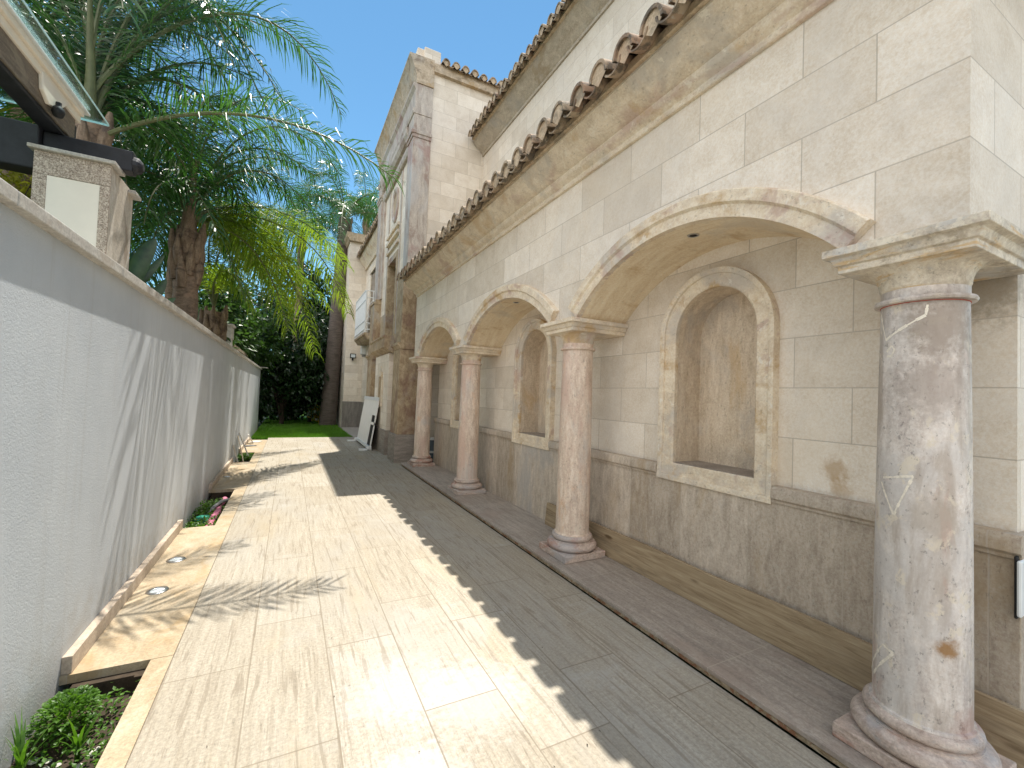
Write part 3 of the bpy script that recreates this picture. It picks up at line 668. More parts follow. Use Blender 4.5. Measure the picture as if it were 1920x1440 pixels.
BX0, BY0, BY1, BZ = 2.36, 16.6, 19.3, 3.78
bal = MB().prism([(RX, BZ - .24), (BX0 + .12, BZ - .24), (BX0 + .02, BZ - .10), (BX0 - .02, BZ - .08), (BX0 - .02, BZ), (RX, BZ)], 'y', BY0, BY1).obj('balcony_slab', M['pier'], H, bevel=.008)
rl = MB()
zt = BZ + 1.55
for z in (BZ + .1, BZ + .42, BZ + 1.2, zt): rl.box(BX0 - .02, BX0 + .02, BY0, BY1, z, z + .035)
rl.box(BX0 + .0, BX0 + .01, BY0, BY1, BZ + .13, zt)             # solid sheet behind the front bars
k = BY0
while k < BY1 + .01: rl.box(BX0 - .016, BX0 + .016, k - .012, k + .012, BZ, zt); k += .225
rl.obj('balcony_railing', M['white_metal'], bal)
sr = MB()
for z in (BZ + .1, BZ + .34, BZ + 1.3, zt): sr.box(BX0 + .022, RX - .002, BY0, BY0 + .03, z, z + .03)
for x in (BX0 + .03, BX0 + .26, RX - .03): sr.tube([(x, BY0 + .015, BZ), (x, BY0 + .015, zt)], .012, 6)
for x0, x1 in ((BX0 + .03, BX0 + .26), (BX0 + .26, RX - .03)):
    for sg in (1, -1):
        pts = []
        for i in range(21):
            t = i / 20; z = BZ + .37 + t * .93; xm = (x0 + x1) / 2; hw = (x1 - x0) / 2 * .95
            pts.append((xm + sg * hw * cos(pi * 2 * (t - .5)) , BY0 + .015, z))
        sr.tube(pts, .008, 5)
    xm = (x0 + x1) / 2
    for zc_ in (BZ + .23,): sr.tube([(xm + .08 * cos(a), BY0 + .015, zc_ + .09 * sin(a)) for a in [2 * pi * i / 16 for i in range(17)]], .007, 5)
sr.obj('side_railing', M['white_metal'], bal)

# ------------------------------------------------------------------ wall fixtures
fl = thing('floodlight', (2.42, 20.2, 3.1), 'small black floodlight with white face on the far wing wall below the balcony', 'floodlight')
MB().box(2.30, 2.54, 20.08, 20.2, 3.04, 3.24).obj('housing', M['black'], fl, bevel=.01)
MB().box(2.33, 2.51, 20.07, 20.085, 3.07, 3.21).obj('lamp_face', M['lens'], fl)
MB().box(2.39, 2.45, 20.12, 20.25, 2.94, 3.04).obj('bracket', M['black'], fl)
wb = thing('wall_box', (2.80, 19.4, 3.2), 'white wall-mounted box under the balcony beside the floodlight', 'wall box')
MB().box(2.64, RX - .002, 19.3, 19.55, 3.18, 3.62).obj('cover', M['white_metal'], wb, bevel=.02)
MB().box(2.70, RX - .002, 19.34, 19.5, 3.08, 3.18).obj('cable_gland', M['grey_hose'], wb, bevel=.01)
ic = thing('intercom_box', (2.95, .64, .72), 'white rounded box with black rim fixed to the villa corner at the right picture edge', 'wall box')
MB().box(2.89, 3.2, .668, .679, .70, .975).obj('back_plate', M['black'], ic, bevel=.02)
MB().box(2.874, 3.2, .652, .668, .715, .96).obj('cover', M['white_metal'], ic, bevel=.02)

# ------------------------------------------------------------------ loose things on the right
pl = MB(); Yb = [.62 + (4.49 - .62) * i / 24 for i in range(25)]; vs = []
for y in Yb:
    k = .004 * sin(y * 2.3); vs += [(2.838 + k, y, .064), (2.878 + k, y, .064), (2.900 + k, y, .318 + .004 * sin(y * 5)), (2.862 + k, y, .324 + .004 * sin(y * 5))]
pl.add(vs, [(i * 4 + j, i * 4 + (j + 1) % 4, i * 4 + 4 + (j + 1) % 4, i * 4 + 4 + j) for i in range(24) for j in range(4)] + [(3, 2, 1, 0), (96, 97, 98, 99)])
tag(pl.obj('timber_plank', M['board'], bevel=.004), 'long worn brown timber plank standing on edge against the arcade dado behind the columns', 'plank')

pn = thing('display_board', (2.15, 13.2, 0), 'large white board with black openings leaning against the tower base', 'board')
def lean(y, z, off=0.0):   # plane from (1.98, z=.07) to (2.17, z=1.42)
    t = (z - .07) / 1.35; return (1.97 + .19 * t + off, y, z)
m = MB()
def slab(m, y0, y1, z0, z1, o0, o1, mi=0):
    vs = [lean(y, z, o) for o in (o0, o1) for y in (y0, y1) for z in (z0, z1)]
    m.add(vs, [(0, 1, 3, 2), (4, 6, 7, 5), (0, 4, 5, 1), (2, 3, 7, 6), (0, 2, 6, 4), (1, 5, 7, 3)], mi)
slab(m, 12.62, 14.5, .1, 1.36, .01, .035); slab(m, 12.05, 12.62, .94, 1.36, .01, .035); slab(m, 12.05, 12.62, .68, .75, .01, .035); slab(m, 12.05, 12.12, .1, .94, .01, .035)
m.obj('panel', M['panel_white'], pn)
m = MB(); slab(m, 12.04, 14.52, 1.35, 1.44, -.01, .05); slab(m, 12.03, 14.53, .05, .12, -.03, .05)
m.obj('rail', M['white_metal'], pn, bevel=.004)
m = MB(); slab(m, 12.12, 12.62, .75, .94, .02, .03); slab(m, 12.12, 12.62, .121, .68, .02, .03)
m.obj('opening', M['black'], pn)
MB().box(1.72, 2.05, 12.12, 12.2, .0, .05).box(1.9, 1.98, 12.12, 12.2, .05, .12).obj('foot', M['white_metal'], pn, bevel=.008)
MB().box(1.68, 2.05, 14.4, 14.48, .0, .05).box(1.9, 1.98, 14.4, 14.48, .05, .12).obj('foot', M['white_metal'], pn, bevel=.008)

def bucket(z0, label):
    t = thing('bucket', (2.98, 9.66, z0), label, 'bucket')
    MB().lathe([(.115, z0 + .002), (.135, z0 + .25), (.138, z0 + .26)], (2.98, 9.66), 28).obj('pail', M['bucket'], t, smooth=40)
    MB().lathe([(.145, z0 + .25), (.147, z0 + .262), (.147, z0 + .285), (.13, z0 + .29), (.12, z0 + .285)], (2.98, 9.66), 28).obj('lid', M['bucket_lid'], t, smooth=40)
MB().box(2.6, 6, 9.5, 10, -.05, 0.0).obj('alcove_floor', M['paving'], None)['kind'] = 'structure'
bucket(0.0, 'blue grey bucket with white lid, lower of the pair stacked behind the farthest column')
bucket(.292, 'blue grey bucket with white lid, upper of the pair stacked behind the farthest column')

# ------------------------------------------------------------------ things at the foot of the boundary wall
for i, (p, lab) in enumerate(((at(330, 1050, z=0), 'steel ringed ground light in the border slab, just behind the nearest one'), (at(295, 1108, z=0), 'steel ringed ground light nearest the camera, in the palm frond shadow'), (at(425, 894, z=0), 'steel ringed ground light on the far border slab past the second planting hole'))):
    t = thing('ground_light', (p.x, p.y, 0), lab, 'ground light', 'round lights sunk in the border slabs')
    R0 = .072 if i < 2 else .06
    MB().lathe([(R0, .003), (R0 - .004, .008), (R0 - .022, .009), (R0 - .026, .004)], (p.x, p.y), 36).obj('ring', M['steel'], t, smooth=50)
    MB().lathe([(R0 - .025, .0035), (R0 - .026, .0055), (.01, .0065), (.001, .0066)], (p.x, p.y), 36).obj('lens', M['lens'], t, smooth=60)

def stick(name, a, b, w, th, mat, lab, cat, group=None):
    a, b = Vector(a), Vector(b); d = (b - a).normalized(); s1 = d.cross(Vector((1, 0, 0))).normalized() * w / 2; s2 = d.cross(s1).normalized() * th / 2
    vs = [p + e * s1 + f * s2 for p in (a, b) for e, f in ((-1, -1), (1, -1), (1, 1), (-1, 1))]
    o = MB().add(vs, [(0, 1, 2, 3), (7, 6, 5, 4)] + [(i, (i + 1) % 4, 4 + (i + 1) % 4, 4 + i) for i in range(4)]).obj(name, mat, bevel=.003)
    return tag(o, lab, cat, group)
stick('stone_strip', (-.90, 10.95, -.12), (-1.012, 10.85, .36), .10, .02, M['coping'], 'shortest grey stone strip, nearest of three leaning on the white wall', 'stone strip', 'stone strips leaning on the garden wall')
stick('stone_strip', (-.86, 11.55, -.12), (-1.01, 11.75, .46), .09, .02, M['trim'], 'middle stone strip of three leaning on the white wall', 'stone strip', 'stone strips leaning on the garden wall')
stick('stone_strip', (-.74, 11.75, -.12), (-1.01, 11.98, .50), .11, .025, M['coping'], 'longest brownish stone strip, farthest of three leaning on the white wall', 'stone strip', 'stone strips leaning on the garden wall')
for k, (x, y, z, r, lab) in enumerate(((-.93, 14.3, .0, .2, 'white tile offcut standing on edge by the wall near the lawn'), (-.80, 14.6, .0, 1.1, 'white tile offcut lying flat on the border near the lawn'), (-.90, 13.6, .0, .6, 'small dark grey tile offcut lying below the white ones by the wall'))):
    o = MB().box(-.14, .14, -.10, .10, .004, .022).obj('tile_offcut', M['panel_white'] if k < 2 else M['grey_hose'], bevel=.003)
    o.location = (x, y, z + (.12 if k == 0 else 0)); o.rotation_euler = (0, 1.1 if k == 0 else 0, r)
    tag(o, lab, 'tile offcut')

# second planting hole: pink conduit with grey hose and a green lid
pp = thing('pink_conduit', (-.76, 6.9, -.08), 'pink corrugated conduit pipe lying in the second planting hole', 'pipe')
pts = [(-.78 + .012 * sin(i * .9), 6.05 + i * .09, -.075 + .01 * sin(i)) for i in range(19)]
pts2 = []
for a_, b_ in zip(pts[:-1], pts[1:]):
    for k in range(6): pts2.append(tuple(a_[j] + (b_[j] - a_[j]) * k / 6 for j in range(3)))
MB().tube(pts2, [.042 if i % 3 else .036 for i in range(len(pts2))], 12).obj('corrugated_pipe', M['pink_pipe'], pp, smooth=60)
hz = MB().tube([(-.86, 6.85, -.07), (-.83, 7.0, -.03), (-.76, 7.15, .005), (-.70, 7.32, -.02), (-.72, 7.5, -.08)], .024, 10)
tag(hz.obj('grey_hose', M['grey_hose'], smooth=60), 'short grey hose arching over the pink conduit', 'hose')
gl = thing('valve_lid', (-.885, 6.55, -.12), 'round green plastic valve lid among weeds in the second planting hole', 'valve lid')
MB().lathe([(.085, -.12), (.085, -.06), (.07, -.035), (.03, -.025), (.001, -.024)], (-.885, 6.55), 24).obj('dome', M['green_plastic'], gl, smooth=40)
MB().lathe([(.095, -.075), (.097, -.065), (.09, -.058)], (-.885, 6.55), 24).obj('rim', M['green_plastic'], gl, smooth=40)

# ------------------------------------------------------------------ foliage builders
def leaf_quad(m, p, d, n, L, W, mi=0):
    """a pointed leaf folded along its midrib"""
    d = d.normalized(); s = d.cross(n)
    if s.length < 1e-4: s = d.orthogonal()
    s.normalize(); up = s.cross(d)
    a = p; b = p + d * L * .45 + s * W * .5 + up * W * .12; c = p + d * L - up * L * .12; e = p + d * L * .45 - s * W * .5 + up * W * .12; mid = p + d * L * .5
    m.add([a, b, c, e, mid], [(0, 1, 4), (1, 2, 4), (0, 4, 3), (4, 2, 3)], mi)
def rvec(): 
    z = RND.uniform(-1, 1); a = RND.uniform(0, 2 * pi); r = sqrt(1 - z * z); return Vector((r * cos(a), r * sin(a), z))

def weeds(name, x0, x1, y0, y1, z, n, lab, hmax=.14, size=.03):
    m = MB()
    for _ in range(n):
        p = Vector((RND.uniform(x0, x1), RND.uniform(y0, y1), z)); h = RND.uniform(.01, hmax) ; lean_ = Vector((RND.uniform(-.5, .5), RND.uniform(-.5, .5), 1)) * h
        q = p + lean_; leaf_quad(m, q, rvec() + Vector((0, 0, .2)), Vector((0, 0, 1)), size * RND.uniform(.6, 1.4), size * RND.uniform(.5, .8))
    return tag(m.obj(name, M['weed']), lab, 'weeds', kind='stuff')
weeds('low_weeds', -1.01, -.66, .2, 3.05, -.13, 2600, 'low green weeds covering the soil of the nearest planting hole', .10, .026)
weeds('low_weeds', -1.01, -.70, 6.0, 7.5, -.13, 1500, 'low green weeds in the second planting hole around the green lid', .10, .04)
weeds('low_weeds', -1.0, -.72, 11.6, 12.25, -.13, 500, 'small patch of green weeds in the farthest planting hole', .12, .05)

hb = MB()
for _ in range(900):
    d = rvec(); d.z = abs(d.z) * .9; p = Vector((-.89, 2.86, -.05)) + Vector((d.x * .12, d.y * .17, d.z * .13)) * RND.random() ** .4
    leaf_quad(hb, p, d + rvec() * .6, Vector((0, 0, 1)), RND.uniform(.018, .03), RND.uniform(.014, .024))
for _ in range(26):
    a = RND.uniform(0, 2 * pi); hb.tube([(-.89, 2.86, -.13), (-.89 + .08 * cos(a), 2.86 + .12 * sin(a), .0)], .0025, 4, 1)
hb = hb.obj('parsley_clump', [M['weed'], M['rachis']]); tag(hb, 'bushy bright green parsley clump against the wall in the nearest planting hole', 'plant')
def grass_clump(x, y, n, h, lab):
    m = MB()
    for _ in range(n):
        a = RND.uniform(0, 2 * pi); l = h * RND.uniform(.6, 1.1); sp = RND.uniform(.15, .55); w = RND.uniform(.006, .011)
        pts = [Vector((x, y, -.13)) + Vector((cos(a) * sp * l * t * t * 1.1, sin(a) * sp * l * t * t * 1.1, l * (t - .35 * sp * t * t))) for t in (0, .25, .5, .75, 1)]
        s = Vector((-sin(a), cos(a), 0))
        vs = []
        for t, p in zip((1, .95, .8, .5, .02), pts): vs += [p - s * w * t, p + s * w * t]
        m.add(vs, [(i * 2, i * 2 + 1, i * 2 + 3, i * 2 + 2) for i in range(4)])
    return tag(m.obj('grass_clump', M['weed']), lab, 'grass clump', 'long grass clumps in the nearest planting hole')
grass_clump(-.95, 2.62, 16, .30, 'tall grass clump against the wall, in front of the parsley')
grass_clump(-.78, 2.66, 12, .25, 'wispy grass clump between the parsley and the paving edge')
grass_clump(-.97, 2.3, 14, .26, 'grass clump against the wall near the bottom left corner')
grass_clump(-.90, 1.98, 14, .24, 'grass clump nearest the camera at the bottom left corner')
pb = MB()
for _ in range(110):
    p = (RND.uniform(-1.0, -.67), RND.uniform(1.2, 2.75), -.125); r = RND.uniform(.008, .024)
    pb.lathe([(r * .6, p[2] - r * .4), (r, p[2]), (r * .5, p[2] + r * .5)], (p[0], p[1]), 7)
tag(pb.obj('pebbles', M['pebble'], smooth=60), 'scattered pale pebbles on the soil of the nearest planting hole', 'pebbles', kind='stuff')

# ------------------------------------------------------------------ palms
def bez(P, t):
    a, b, c, d = P; u = 1 - t
    return a * u ** 3 + b * 3 * u * u * t + c * 3 * u * t * t + d * t ** 3
def frond(parent, P, mat, L=.55, n=80, droop=.7, w=.017, bare=.12, rr=.022):
    if mat is M['palm_yellow']: n = int(n * 1.35); droop *= 1.7
    else: n = int(n * 1.1); droop *= 1.1; w *= .9
    n = int(n * .95); w *= .52; L *= 1.12
    P = [Vector(p) for p in P]; m = MB()
    m.tube([bez(P, i / 16) for i in range(17)], [rr * (1 - .85 * i / 16) + .003 for i in range(17)], 6, 1)
    Z = Vector((0, 0, 1))
    for i in range(n):
        t = bare + (1 - bare) * (i + RND.random() * .8) / n
        p = bez(P, t); T = (bez(P, min(1, t + .02)) - bez(P, t - .02)).normalized()
        s = T.cross(Z); s = s.normalized() if s.length > .05 else T.orthogonal().normalized()
        N = s.cross(T)
        prof = min(1, .35 + 2.2 * (t - bare)) * (1 - .62 * max(0, (t - .45) / .55) ** 1.5)
        for sg in (-1, 1):
            l = L * prof * RND.uniform(.8, 1.12); pl_ = RND.uniform(-.5, .75)
            d = (s * sg * .8 + T * (.25 + .55 * t + RND.uniform(-.18, .18)) + N * pl_ * .75).normalized()
            dr = droop * RND.uniform(.6, 1.3)
            q0 = p; q1 = q0 + d * l * .35; d2 = (d - Z * dr * .6).normalized(); q2 = q1 + d2 * l * .35; d3 = (d2 - Z * dr).normalized(); q3 = q2 + d3 * l * .3
            x = (d.cross(N)).normalized() if d.cross(N).length > .01 else s
            x = (x + N * RND.uniform(-.6, .6)).normalized() * w
            m.add([q0 - x * .5, q0 + x * .5, q1 - x, q1 + x, q2 - x * .75, q2 + x * .75, q3], [(0, 1, 3, 2), (2, 3, 5, 4), (4, 5, 6)])
    return m.obj('frond', [mat, M['rachis']], parent)
def auto_frond(base, az, length, rise, drop, side=0.0):
    b = Vector(base); h = Vector((cos(az), sin(az), 0)); sd_ = Vector((-sin(az), cos(az), 0))
    return [b, b + h * length * .25 + Vector((0, 0, rise)), b + h * length * .68 + Vector((0, 0, rise * 1.05)) + sd_ * side * .5, b + h * length + Vector((0, 0, rise - drop)) + sd_ * side]
def palm_trunk(parent, x, y, z0, z1, r0, r1, boots=0, mat=None, lean_=(0, 0)):
    n = 60; pts = []; rad = []
    for i in range(n + 1):
        t = i / n; pts.append((x + lean_[0] * t, y + lean_[1] * t, z0 + (z1 - z0) * t)); rad.append((r0 + (r1 - r0) * t) * (1 + .05 * (1 if i % 3 == 0 else 0) + RND.uniform(-.02, .03)))
    m = MB().tube(pts, rad, 20, 0)
    for k in range(boots):
        a = k * 2.4; zz = z1 - .05 - .62 * (k / max(boots, 1)); rr = r1 * .95; X, Y = x + lean_[0], y + lean_[1]
        p0 = Vector((X + cos(a) * rr * .85, Y + sin(a) * rr * .85, zz - .22)); p1 = Vector((X + cos(a) * (rr + .025), Y + sin(a) * (rr + .025), zz)); p2 = Vector((X + cos(a) * (rr + .05), Y + sin(a) * (rr + .05), zz + .22))
        m.tube([p0, p1, p2], [.075, .07, .02], 7, 1)
    return m.obj('trunk', [mat or M['trunk'], M['boot']], parent, smooth=60)

lt = MB()
for _ in range(70):
    x, y = RND.uniform(-.5, 2.2), 1.0 + 12 * RND.random() ** 1.6
    leaf_quad(lt, Vector((x, y, .004)), Vector((RND.uniform(-1, 1), RND.uniform(-1, 1), .06)), Vector((0, 0, 1)), RND.uniform(.008, .022), RND.uniform(.004, .009))
tag(lt.obj('leaf_litter', M['branch']), 'tiny dark bits of leaf litter scattered over the paving', 'litter', kind='stuff')

# nearest palm (leaning fronds fill the upper left)
PB = Vector((-1.86, 5.6, 4.25))
p1 = thing('palm_tree', (-1.86, 5.6, -.16), 'tall feathery palm right behind the pergola pillar, its long fronds reaching over the lane', 'palm tree', 'palms behind the garden wall')
palm_trunk(p1, -1.86, 5.6, -.16, 4.1, .15, .11, 6)
MB().tube([(-1.86, 5.6, 4.0), (-1.87, 5.6, 4.6), (-1.92, 5.58, 5.6)], [.07, .04, .012], 8).obj('crownshaft', M['rachis'], p1, smooth=60)
B0 = (-1.86, 5.6, 4.05); D = M['palm_dark']
frond(p1, [at(178, 262, y=5.6), at(300, 205, y=5.4), at(520, 160, y=5.2), (.99, 5.12, 4.12)], D, .62, 105, .75, .016)
frond(p1, [(-1.86, 5.6, 4.4), at(250, 60, y=6.0), at(520, -110, y=6.6), at(640, 215, y=7.0)], D, .62, 110, .6, .016)
frond(p1, [B0, at(220, 120, y=5.9), at(330, -120, y=6.4), at(560, -60, y=6.8)], D, .6, 90, .6, .016)
frond(p1, [B0, at(150, 120, y=5.6), at(90, -80, y=5.7), at(-60, 60, y=5.8)], D, .55, 80, .7, .016)
frond(p1, [B0, at(160, 60, y=5.8), at(200, -220, y=6.2), at(390, -110, y=6.6)], D, .6, 80, .6, .016)
frond(p1, [B0, at(170, 90, y=6.0), at(160, -120, y=6.6), at(60, -60, y=7.2)], D, .6, 80, .6, .016)
frond(p1, [B0, at(200, 180, y=5.9), at(330, 60, y=6.6), at(470, 150, y=7.3)], D, .6, 90, .7, .016)
frond(p1, [B0, at(150, 200, y=5.9), at(90, 130, y=6.4), at(30, 230, y=7.0)], D, .55, 80, .7, .016)
frond(p1, [B0, at(190, 200, y=5.8), at(250, 140, y=6.3), at(330, 240, y=6.9)], D, .55, 80, .8, .016)
frond(p1, [B0, at(160, 160, y=6.2), at(120, 40, y=6.9), at(-20, 20, y=7.6)], D, .55, 80, .7, .016)
frond(p1, [B0, at(200, 120, y=6.3), at(300, -60, y=7.2), at(440, 20, y=8.0)], D, .6, 80, .7, .016)

for (b1, c1, d1) in (((120, 150, 5.9), (40, 60, 6.3), (-80, 150, 6.6)), ((230, 60, 5.9), (330, -60, 6.4), (470, 60, 7.0)), ((140, 80, 6.3), (60, -60, 7.0), (-40, -40, 7.6)), ((210, 20, 6.0), (330, -160, 6.4), (520, -60, 6.8)),
                     ((180, 100, 6.6), (220, -40, 7.6), (330, 60, 8.6)), ((150, 210, 5.9), (110, 180, 6.3), (70, 300, 6.6)), ((220, 210, 6.0), (310, 190, 6.8), (380, 330, 7.6)), ((170, 40, 6.0), (160, -160, 6.8), (60, -200, 7.4))):
    frond(p1, [B0, at(*b1[:2], y=b1[2]), at(*c1[:2], y=c1[2]), at(*d1[:2], y=d1[2])], D, .6, 85, .7, .016)

for (b1, c1, d1) in (((170, 160, 5.8), (90, 60, 6.2), (-30, 130, 6.5)), ((160, 120, 6.0), (60, -20, 6.6), (-70, 60, 7.2)), ((200, 150, 6.0), (330, 90, 6.8), (430, 240, 7.4)), ((190, 90, 6.2), (290, -20, 7.0), (440, 110, 7.8)),
                     ((170, 60, 6.0), (230, -120, 6.6), (400, -40, 7.2)), ((160, 60, 6.2), (90, -140, 7.0), (-20, -40, 7.6)), ((200, 100, 6.1), (380, -60, 7.0), (560, 90, 7.6)), ((200, 210, 6.0), (290, 200, 6.7), (350, 320, 7.2)), ((170, 140, 6.5), (140, 40, 7.5), (160, 150, 8.5))):
    frond(p1, [B0, at(*b1[:2], y=b1[2]), at(*c1[:2], y=c1[2]), at(*d1[:2], y=d1[2])], D, .6, 85, .75, .016)

# middle palm with the boots on its trunk
p2 = thing('palm_tree', (-1.50, 8.0, -.16), 'palm with rough brown leaf bases on its trunk, middle of the row behind the wall', 'palm tree', 'palms behind the garden wall')
palm_trunk(p2, -1.42, 8.0, -.16, 3.9, .17, .15, 16, lean_=(-.05, 0))
MB().tube([(-1.47, 8, 3.7), (-1.47, 8, 4.2), (-1.44, 8, 5.0)], [.14, .08, .03], 8).obj('crownshaft', M['boot'], p2, smooth=60)
A0 = Vector((-1.47, 8.0, 4.1)); Yl = M['palm_yellow']
frond(p2, [A0, at(440, 385, y=9.0), at(600, 400, y=10.6), (1.22, 11.6, 3.55)], Yl, .85, 110, 1.25, .02)
frond(p2, [A0, at(430, 400, y=8.8), at(540, 420, y=10.2), at(590, 660, y=11.0)], Yl, .8, 100, 1.2, .02)
frond(p2, [A0, at(400, 260, y=8.3), at(520, 150, y=8.8), at(640, 330, y=9.3)], D, .7, 100, .8, .018)
frond(p2, [A0, at(370, 250, y=8.2), at(420, 120, y=8.5), at(570, 210, y=9.0)], D, .7, 90, .7, .018)
frond(p2, [A0, at(340, 300, y=8.0), at(280, 180, y=8.0), at(200, 330, y=8.0)], D, .7, 90, .9, .018)
frond(p2, [A0, at(340, 330, y=8.3), at(270, 300, y=8.8), at(230, 470, y=9.0)], D, .7, 90, 1.0, .018)
frond(p2, [A0, at(350, 280, y=8.6), at(330, 160, y=9.4), at(280, 240, y=10.4)], D, .7, 80, .8, .018)
frond(p2, [A0, at(380, 320, y=8.6), at(470, 250, y=9.4), at(590, 330, y=10.2)], D, .75, 90, .9, .018)
frond(p2, [A0, at(370, 340, y=8.2), at(430, 290, y=8.5), at(470, 420, y=8.8)], D, .65, 90, 1.0, .018)
frond(p2, [A0, at(340, 340, y=7.8), at(290, 300, y=7.5), at(270, 420, y=7.2)], D, .65, 80, 1.0, .018)
frond(p2, [A0, at(400, 300, y=9), at(500, 280, y=10), at(560, 400, y=11)], D, .75, 90, 1.0, .018)
frond(p2, [A0, at(360, 250, y=8.2), at(360, 130, y=8.6), at(440, 200, y=9.0)], D, .65, 80, .8, .018)

for (b1, c1, d1, mt) in (((400, 400, 8.6), (500, 400, 9.3), (560, 560, 9.8), Yl), ((420, 420, 8.6), (500, 440, 9.2), (540, 620, 9.8), Yl), ((430, 370, 9.2), (570, 370, 10.6), (650, 500, 11.6), Yl), ((400, 380, 9.2), (480, 360, 10.4), (540, 500, 11.2), Yl),
                         ((330, 380, 8.4), (290, 380, 8.8), (270, 540, 9.0), D), ((320, 330, 7.9), (250, 260, 7.9), (180, 400, 7.9), D), ((380, 300, 8.2), (470, 220, 8.5), (590, 330, 8.9), D), ((360, 280, 8.6), (380, 180, 9.2), (470, 200, 10), D),
                         ((390, 330, 8.1), (500, 250, 8.2), (600, 420, 8.3), D), ((340, 280, 8.3), (300, 150, 8.8), (240, 200, 9.4), D)):
    frond(p2, [A0, at(*b1[:2], y=b1[2]), at(*c1[:2], y=c1[2]), at(*d1[:2], y=d1[2])], mt, .75, 95, 1.0, .019)

# small yellow palm behind it
p3 = thing('palm_tree', (-1.5, 10.6, -.16), 'short yellowing palm with pale leaf stalks beside the middle palm', 'palm tree', 'palms behind the garden wall')
palm_trunk(p3, -1.45, 10.6, -.16, 3.1, .19, .17, 18)
C0 = Vector((-1.45, 10.6, 3.2))
for P, mt in (([C0, at(420, 480, y=11), at(480, 430, y=11.5), at(530, 570, y=12.2)], Yl), ([C0, at(390, 450, y=10.8), at(440, 400, y=11.2), at(500, 520, y=11.7)], Yl),
              ([C0, at(365, 470, y=10.6), at(330, 420, y=10.6), at(290, 520, y=10.6)], D), ([C0, at(375, 440, y=10.9), at(400, 360, y=11.4), at(450, 450, y=12)], Yl),
              ([C0, at(400, 500, y=11), at(520, 430, y=12.6), (.95, 13.9, 4.0)], Yl), ([C0, at(360, 460, y=11), at(320, 400, y=12), at(260, 470, y=12.6)], D),
              ([C0, at(390, 500, y=10.3), at(430, 470, y=10.1), at(470, 580, y=9.9)], Yl)):
    frond(p3, P, mt, .6, 80, 1.1, .02)

# more palms deeper in the garden: only their crowns show
def far_palm(x, y, zc_, lab, n, L, mat, tr=(.2, .16), seed=1, tmat=None, lean_=(0, 0), lf=.7):
    t = thing('palm_tree', (x, y, -.16), lab, 'palm tree', 'palms behind the garden wall' if x < -1 else None)
    palm_trunk(t, x, y, -.16, zc_, tr[0], tr[1], 6, tmat, lean_)
    for k in range(n):
        az = k * 2.4 + seed; rise = L * (.55 * RND.random() + .15); 
        frond(t, auto_frond((x + lean_[0], y + lean_[1], zc_), az, L * RND.uniform(.85, 1.1), rise, L * RND.uniform(.5, .95)), mat, lf, 75, .9, .028)
    return t
far_palm(-3.3, 9.5, 5.0, 'dark palm farther behind the pergola pillar, left of the middle palm', 14, 3.0, D, seed=.4)
far_palm(-3.1, 7.6, 5.9, 'tall dark palm behind the nearest palm, its crown filling the top left', 18, 2.7, D, seed=2.9)
far_palm(-2.6, 13.0, 5.2, 'dark palm behind the yellowing palm, its crown above the wall', 14, 3.2, D, seed=1.3)
far_palm(.2, 25.0, 9.6, 'distant green palm crown above the dark shrubs at the end of the lane', 14, 3.0, D, seed=2.2)
far_palm(1.62, 21.6, 9.7, 'tall palm with thick ringed grey trunk standing against the far wing wall', 20, 3.2, D, tr=(.36, .26), seed=.9, tmat=M['royal_trunk'], lean_=(.35, 0), lf=.85)
far_palm(3.7, 27.5, 12.2, 'palm crown showing behind the tower above the rear wing roof', 14, 3.4, D, seed=.2)

# ------------------------------------------------------------------ broadleaf trees and shrubs
def tree(name, x, y, z0, z1, rx, ry, n, mat, lab, cat='tree', leaf=(.16, .07), trunk_r=.12, clumps=26, group=None, zmin=None):
    t = thing(name, (x, y, -.16), lab, cat, group)
    cz = (z0 + z1) / 2; hz_ = (z1 - z0) / 2; cl = []
    for _ in range(clumps):
        d = rvec() * RND.random() ** .45; cl.append((Vector((x + d.x * rx, y + d.y * ry, cz + d.z * hz_)), RND.uniform(.28, .55) * min(rx, ry, hz_)))
    tm = MB(); tm.tube([(x, y, -.16), (x + .05, y, z0 * .6), (x, y + .05, cz)], [trunk_r, trunk_r * .8, trunk_r * .4], 10)
    for c, r in cl[:12]: tm.tube([(x, y, max(.2, z0 * .5)), ((x + c.x) / 2, (y + c.y) / 2, (cz + c.z) / 2 - .1), tuple(c)], [trunk_r * .45, trunk_r * .3, .01], 6)
    tm.obj('trunk', M['branch'], t, smooth=60)
    m = MB()
    for i in range(n):
        c, r = cl[i % clumps]; d = rvec(); p = c + d * r * RND.random() ** .35 * 1.25
        if p.z < -.1: continue
        leaf_quad(m, p, d + rvec() * .9 - Vector((0, 0, .45)), rvec() + Vector((0, 0, 1)), leaf[0] * RND.uniform(.6, 1.3), leaf[1] * RND.uniform(.7, 1.3))
    m.obj('crown', mat, t)
    return t
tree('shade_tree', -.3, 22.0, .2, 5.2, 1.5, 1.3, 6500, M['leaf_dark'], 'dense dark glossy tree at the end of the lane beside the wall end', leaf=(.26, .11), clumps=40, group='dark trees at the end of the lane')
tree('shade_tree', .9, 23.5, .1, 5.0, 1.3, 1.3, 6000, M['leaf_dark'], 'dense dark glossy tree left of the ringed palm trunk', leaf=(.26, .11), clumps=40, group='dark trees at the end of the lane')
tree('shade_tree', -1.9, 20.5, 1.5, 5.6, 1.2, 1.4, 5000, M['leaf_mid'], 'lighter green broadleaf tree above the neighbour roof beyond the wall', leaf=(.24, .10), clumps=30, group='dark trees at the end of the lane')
tree('shade_tree', 2.0, 28.0, .2, 7.0, 2.2, 1.5, 5000, M['leaf_dark'], 'tall dark tree farthest back at the end of the lawn', leaf=(.3, .13), clumps=36, group='dark trees at the end of the lane')
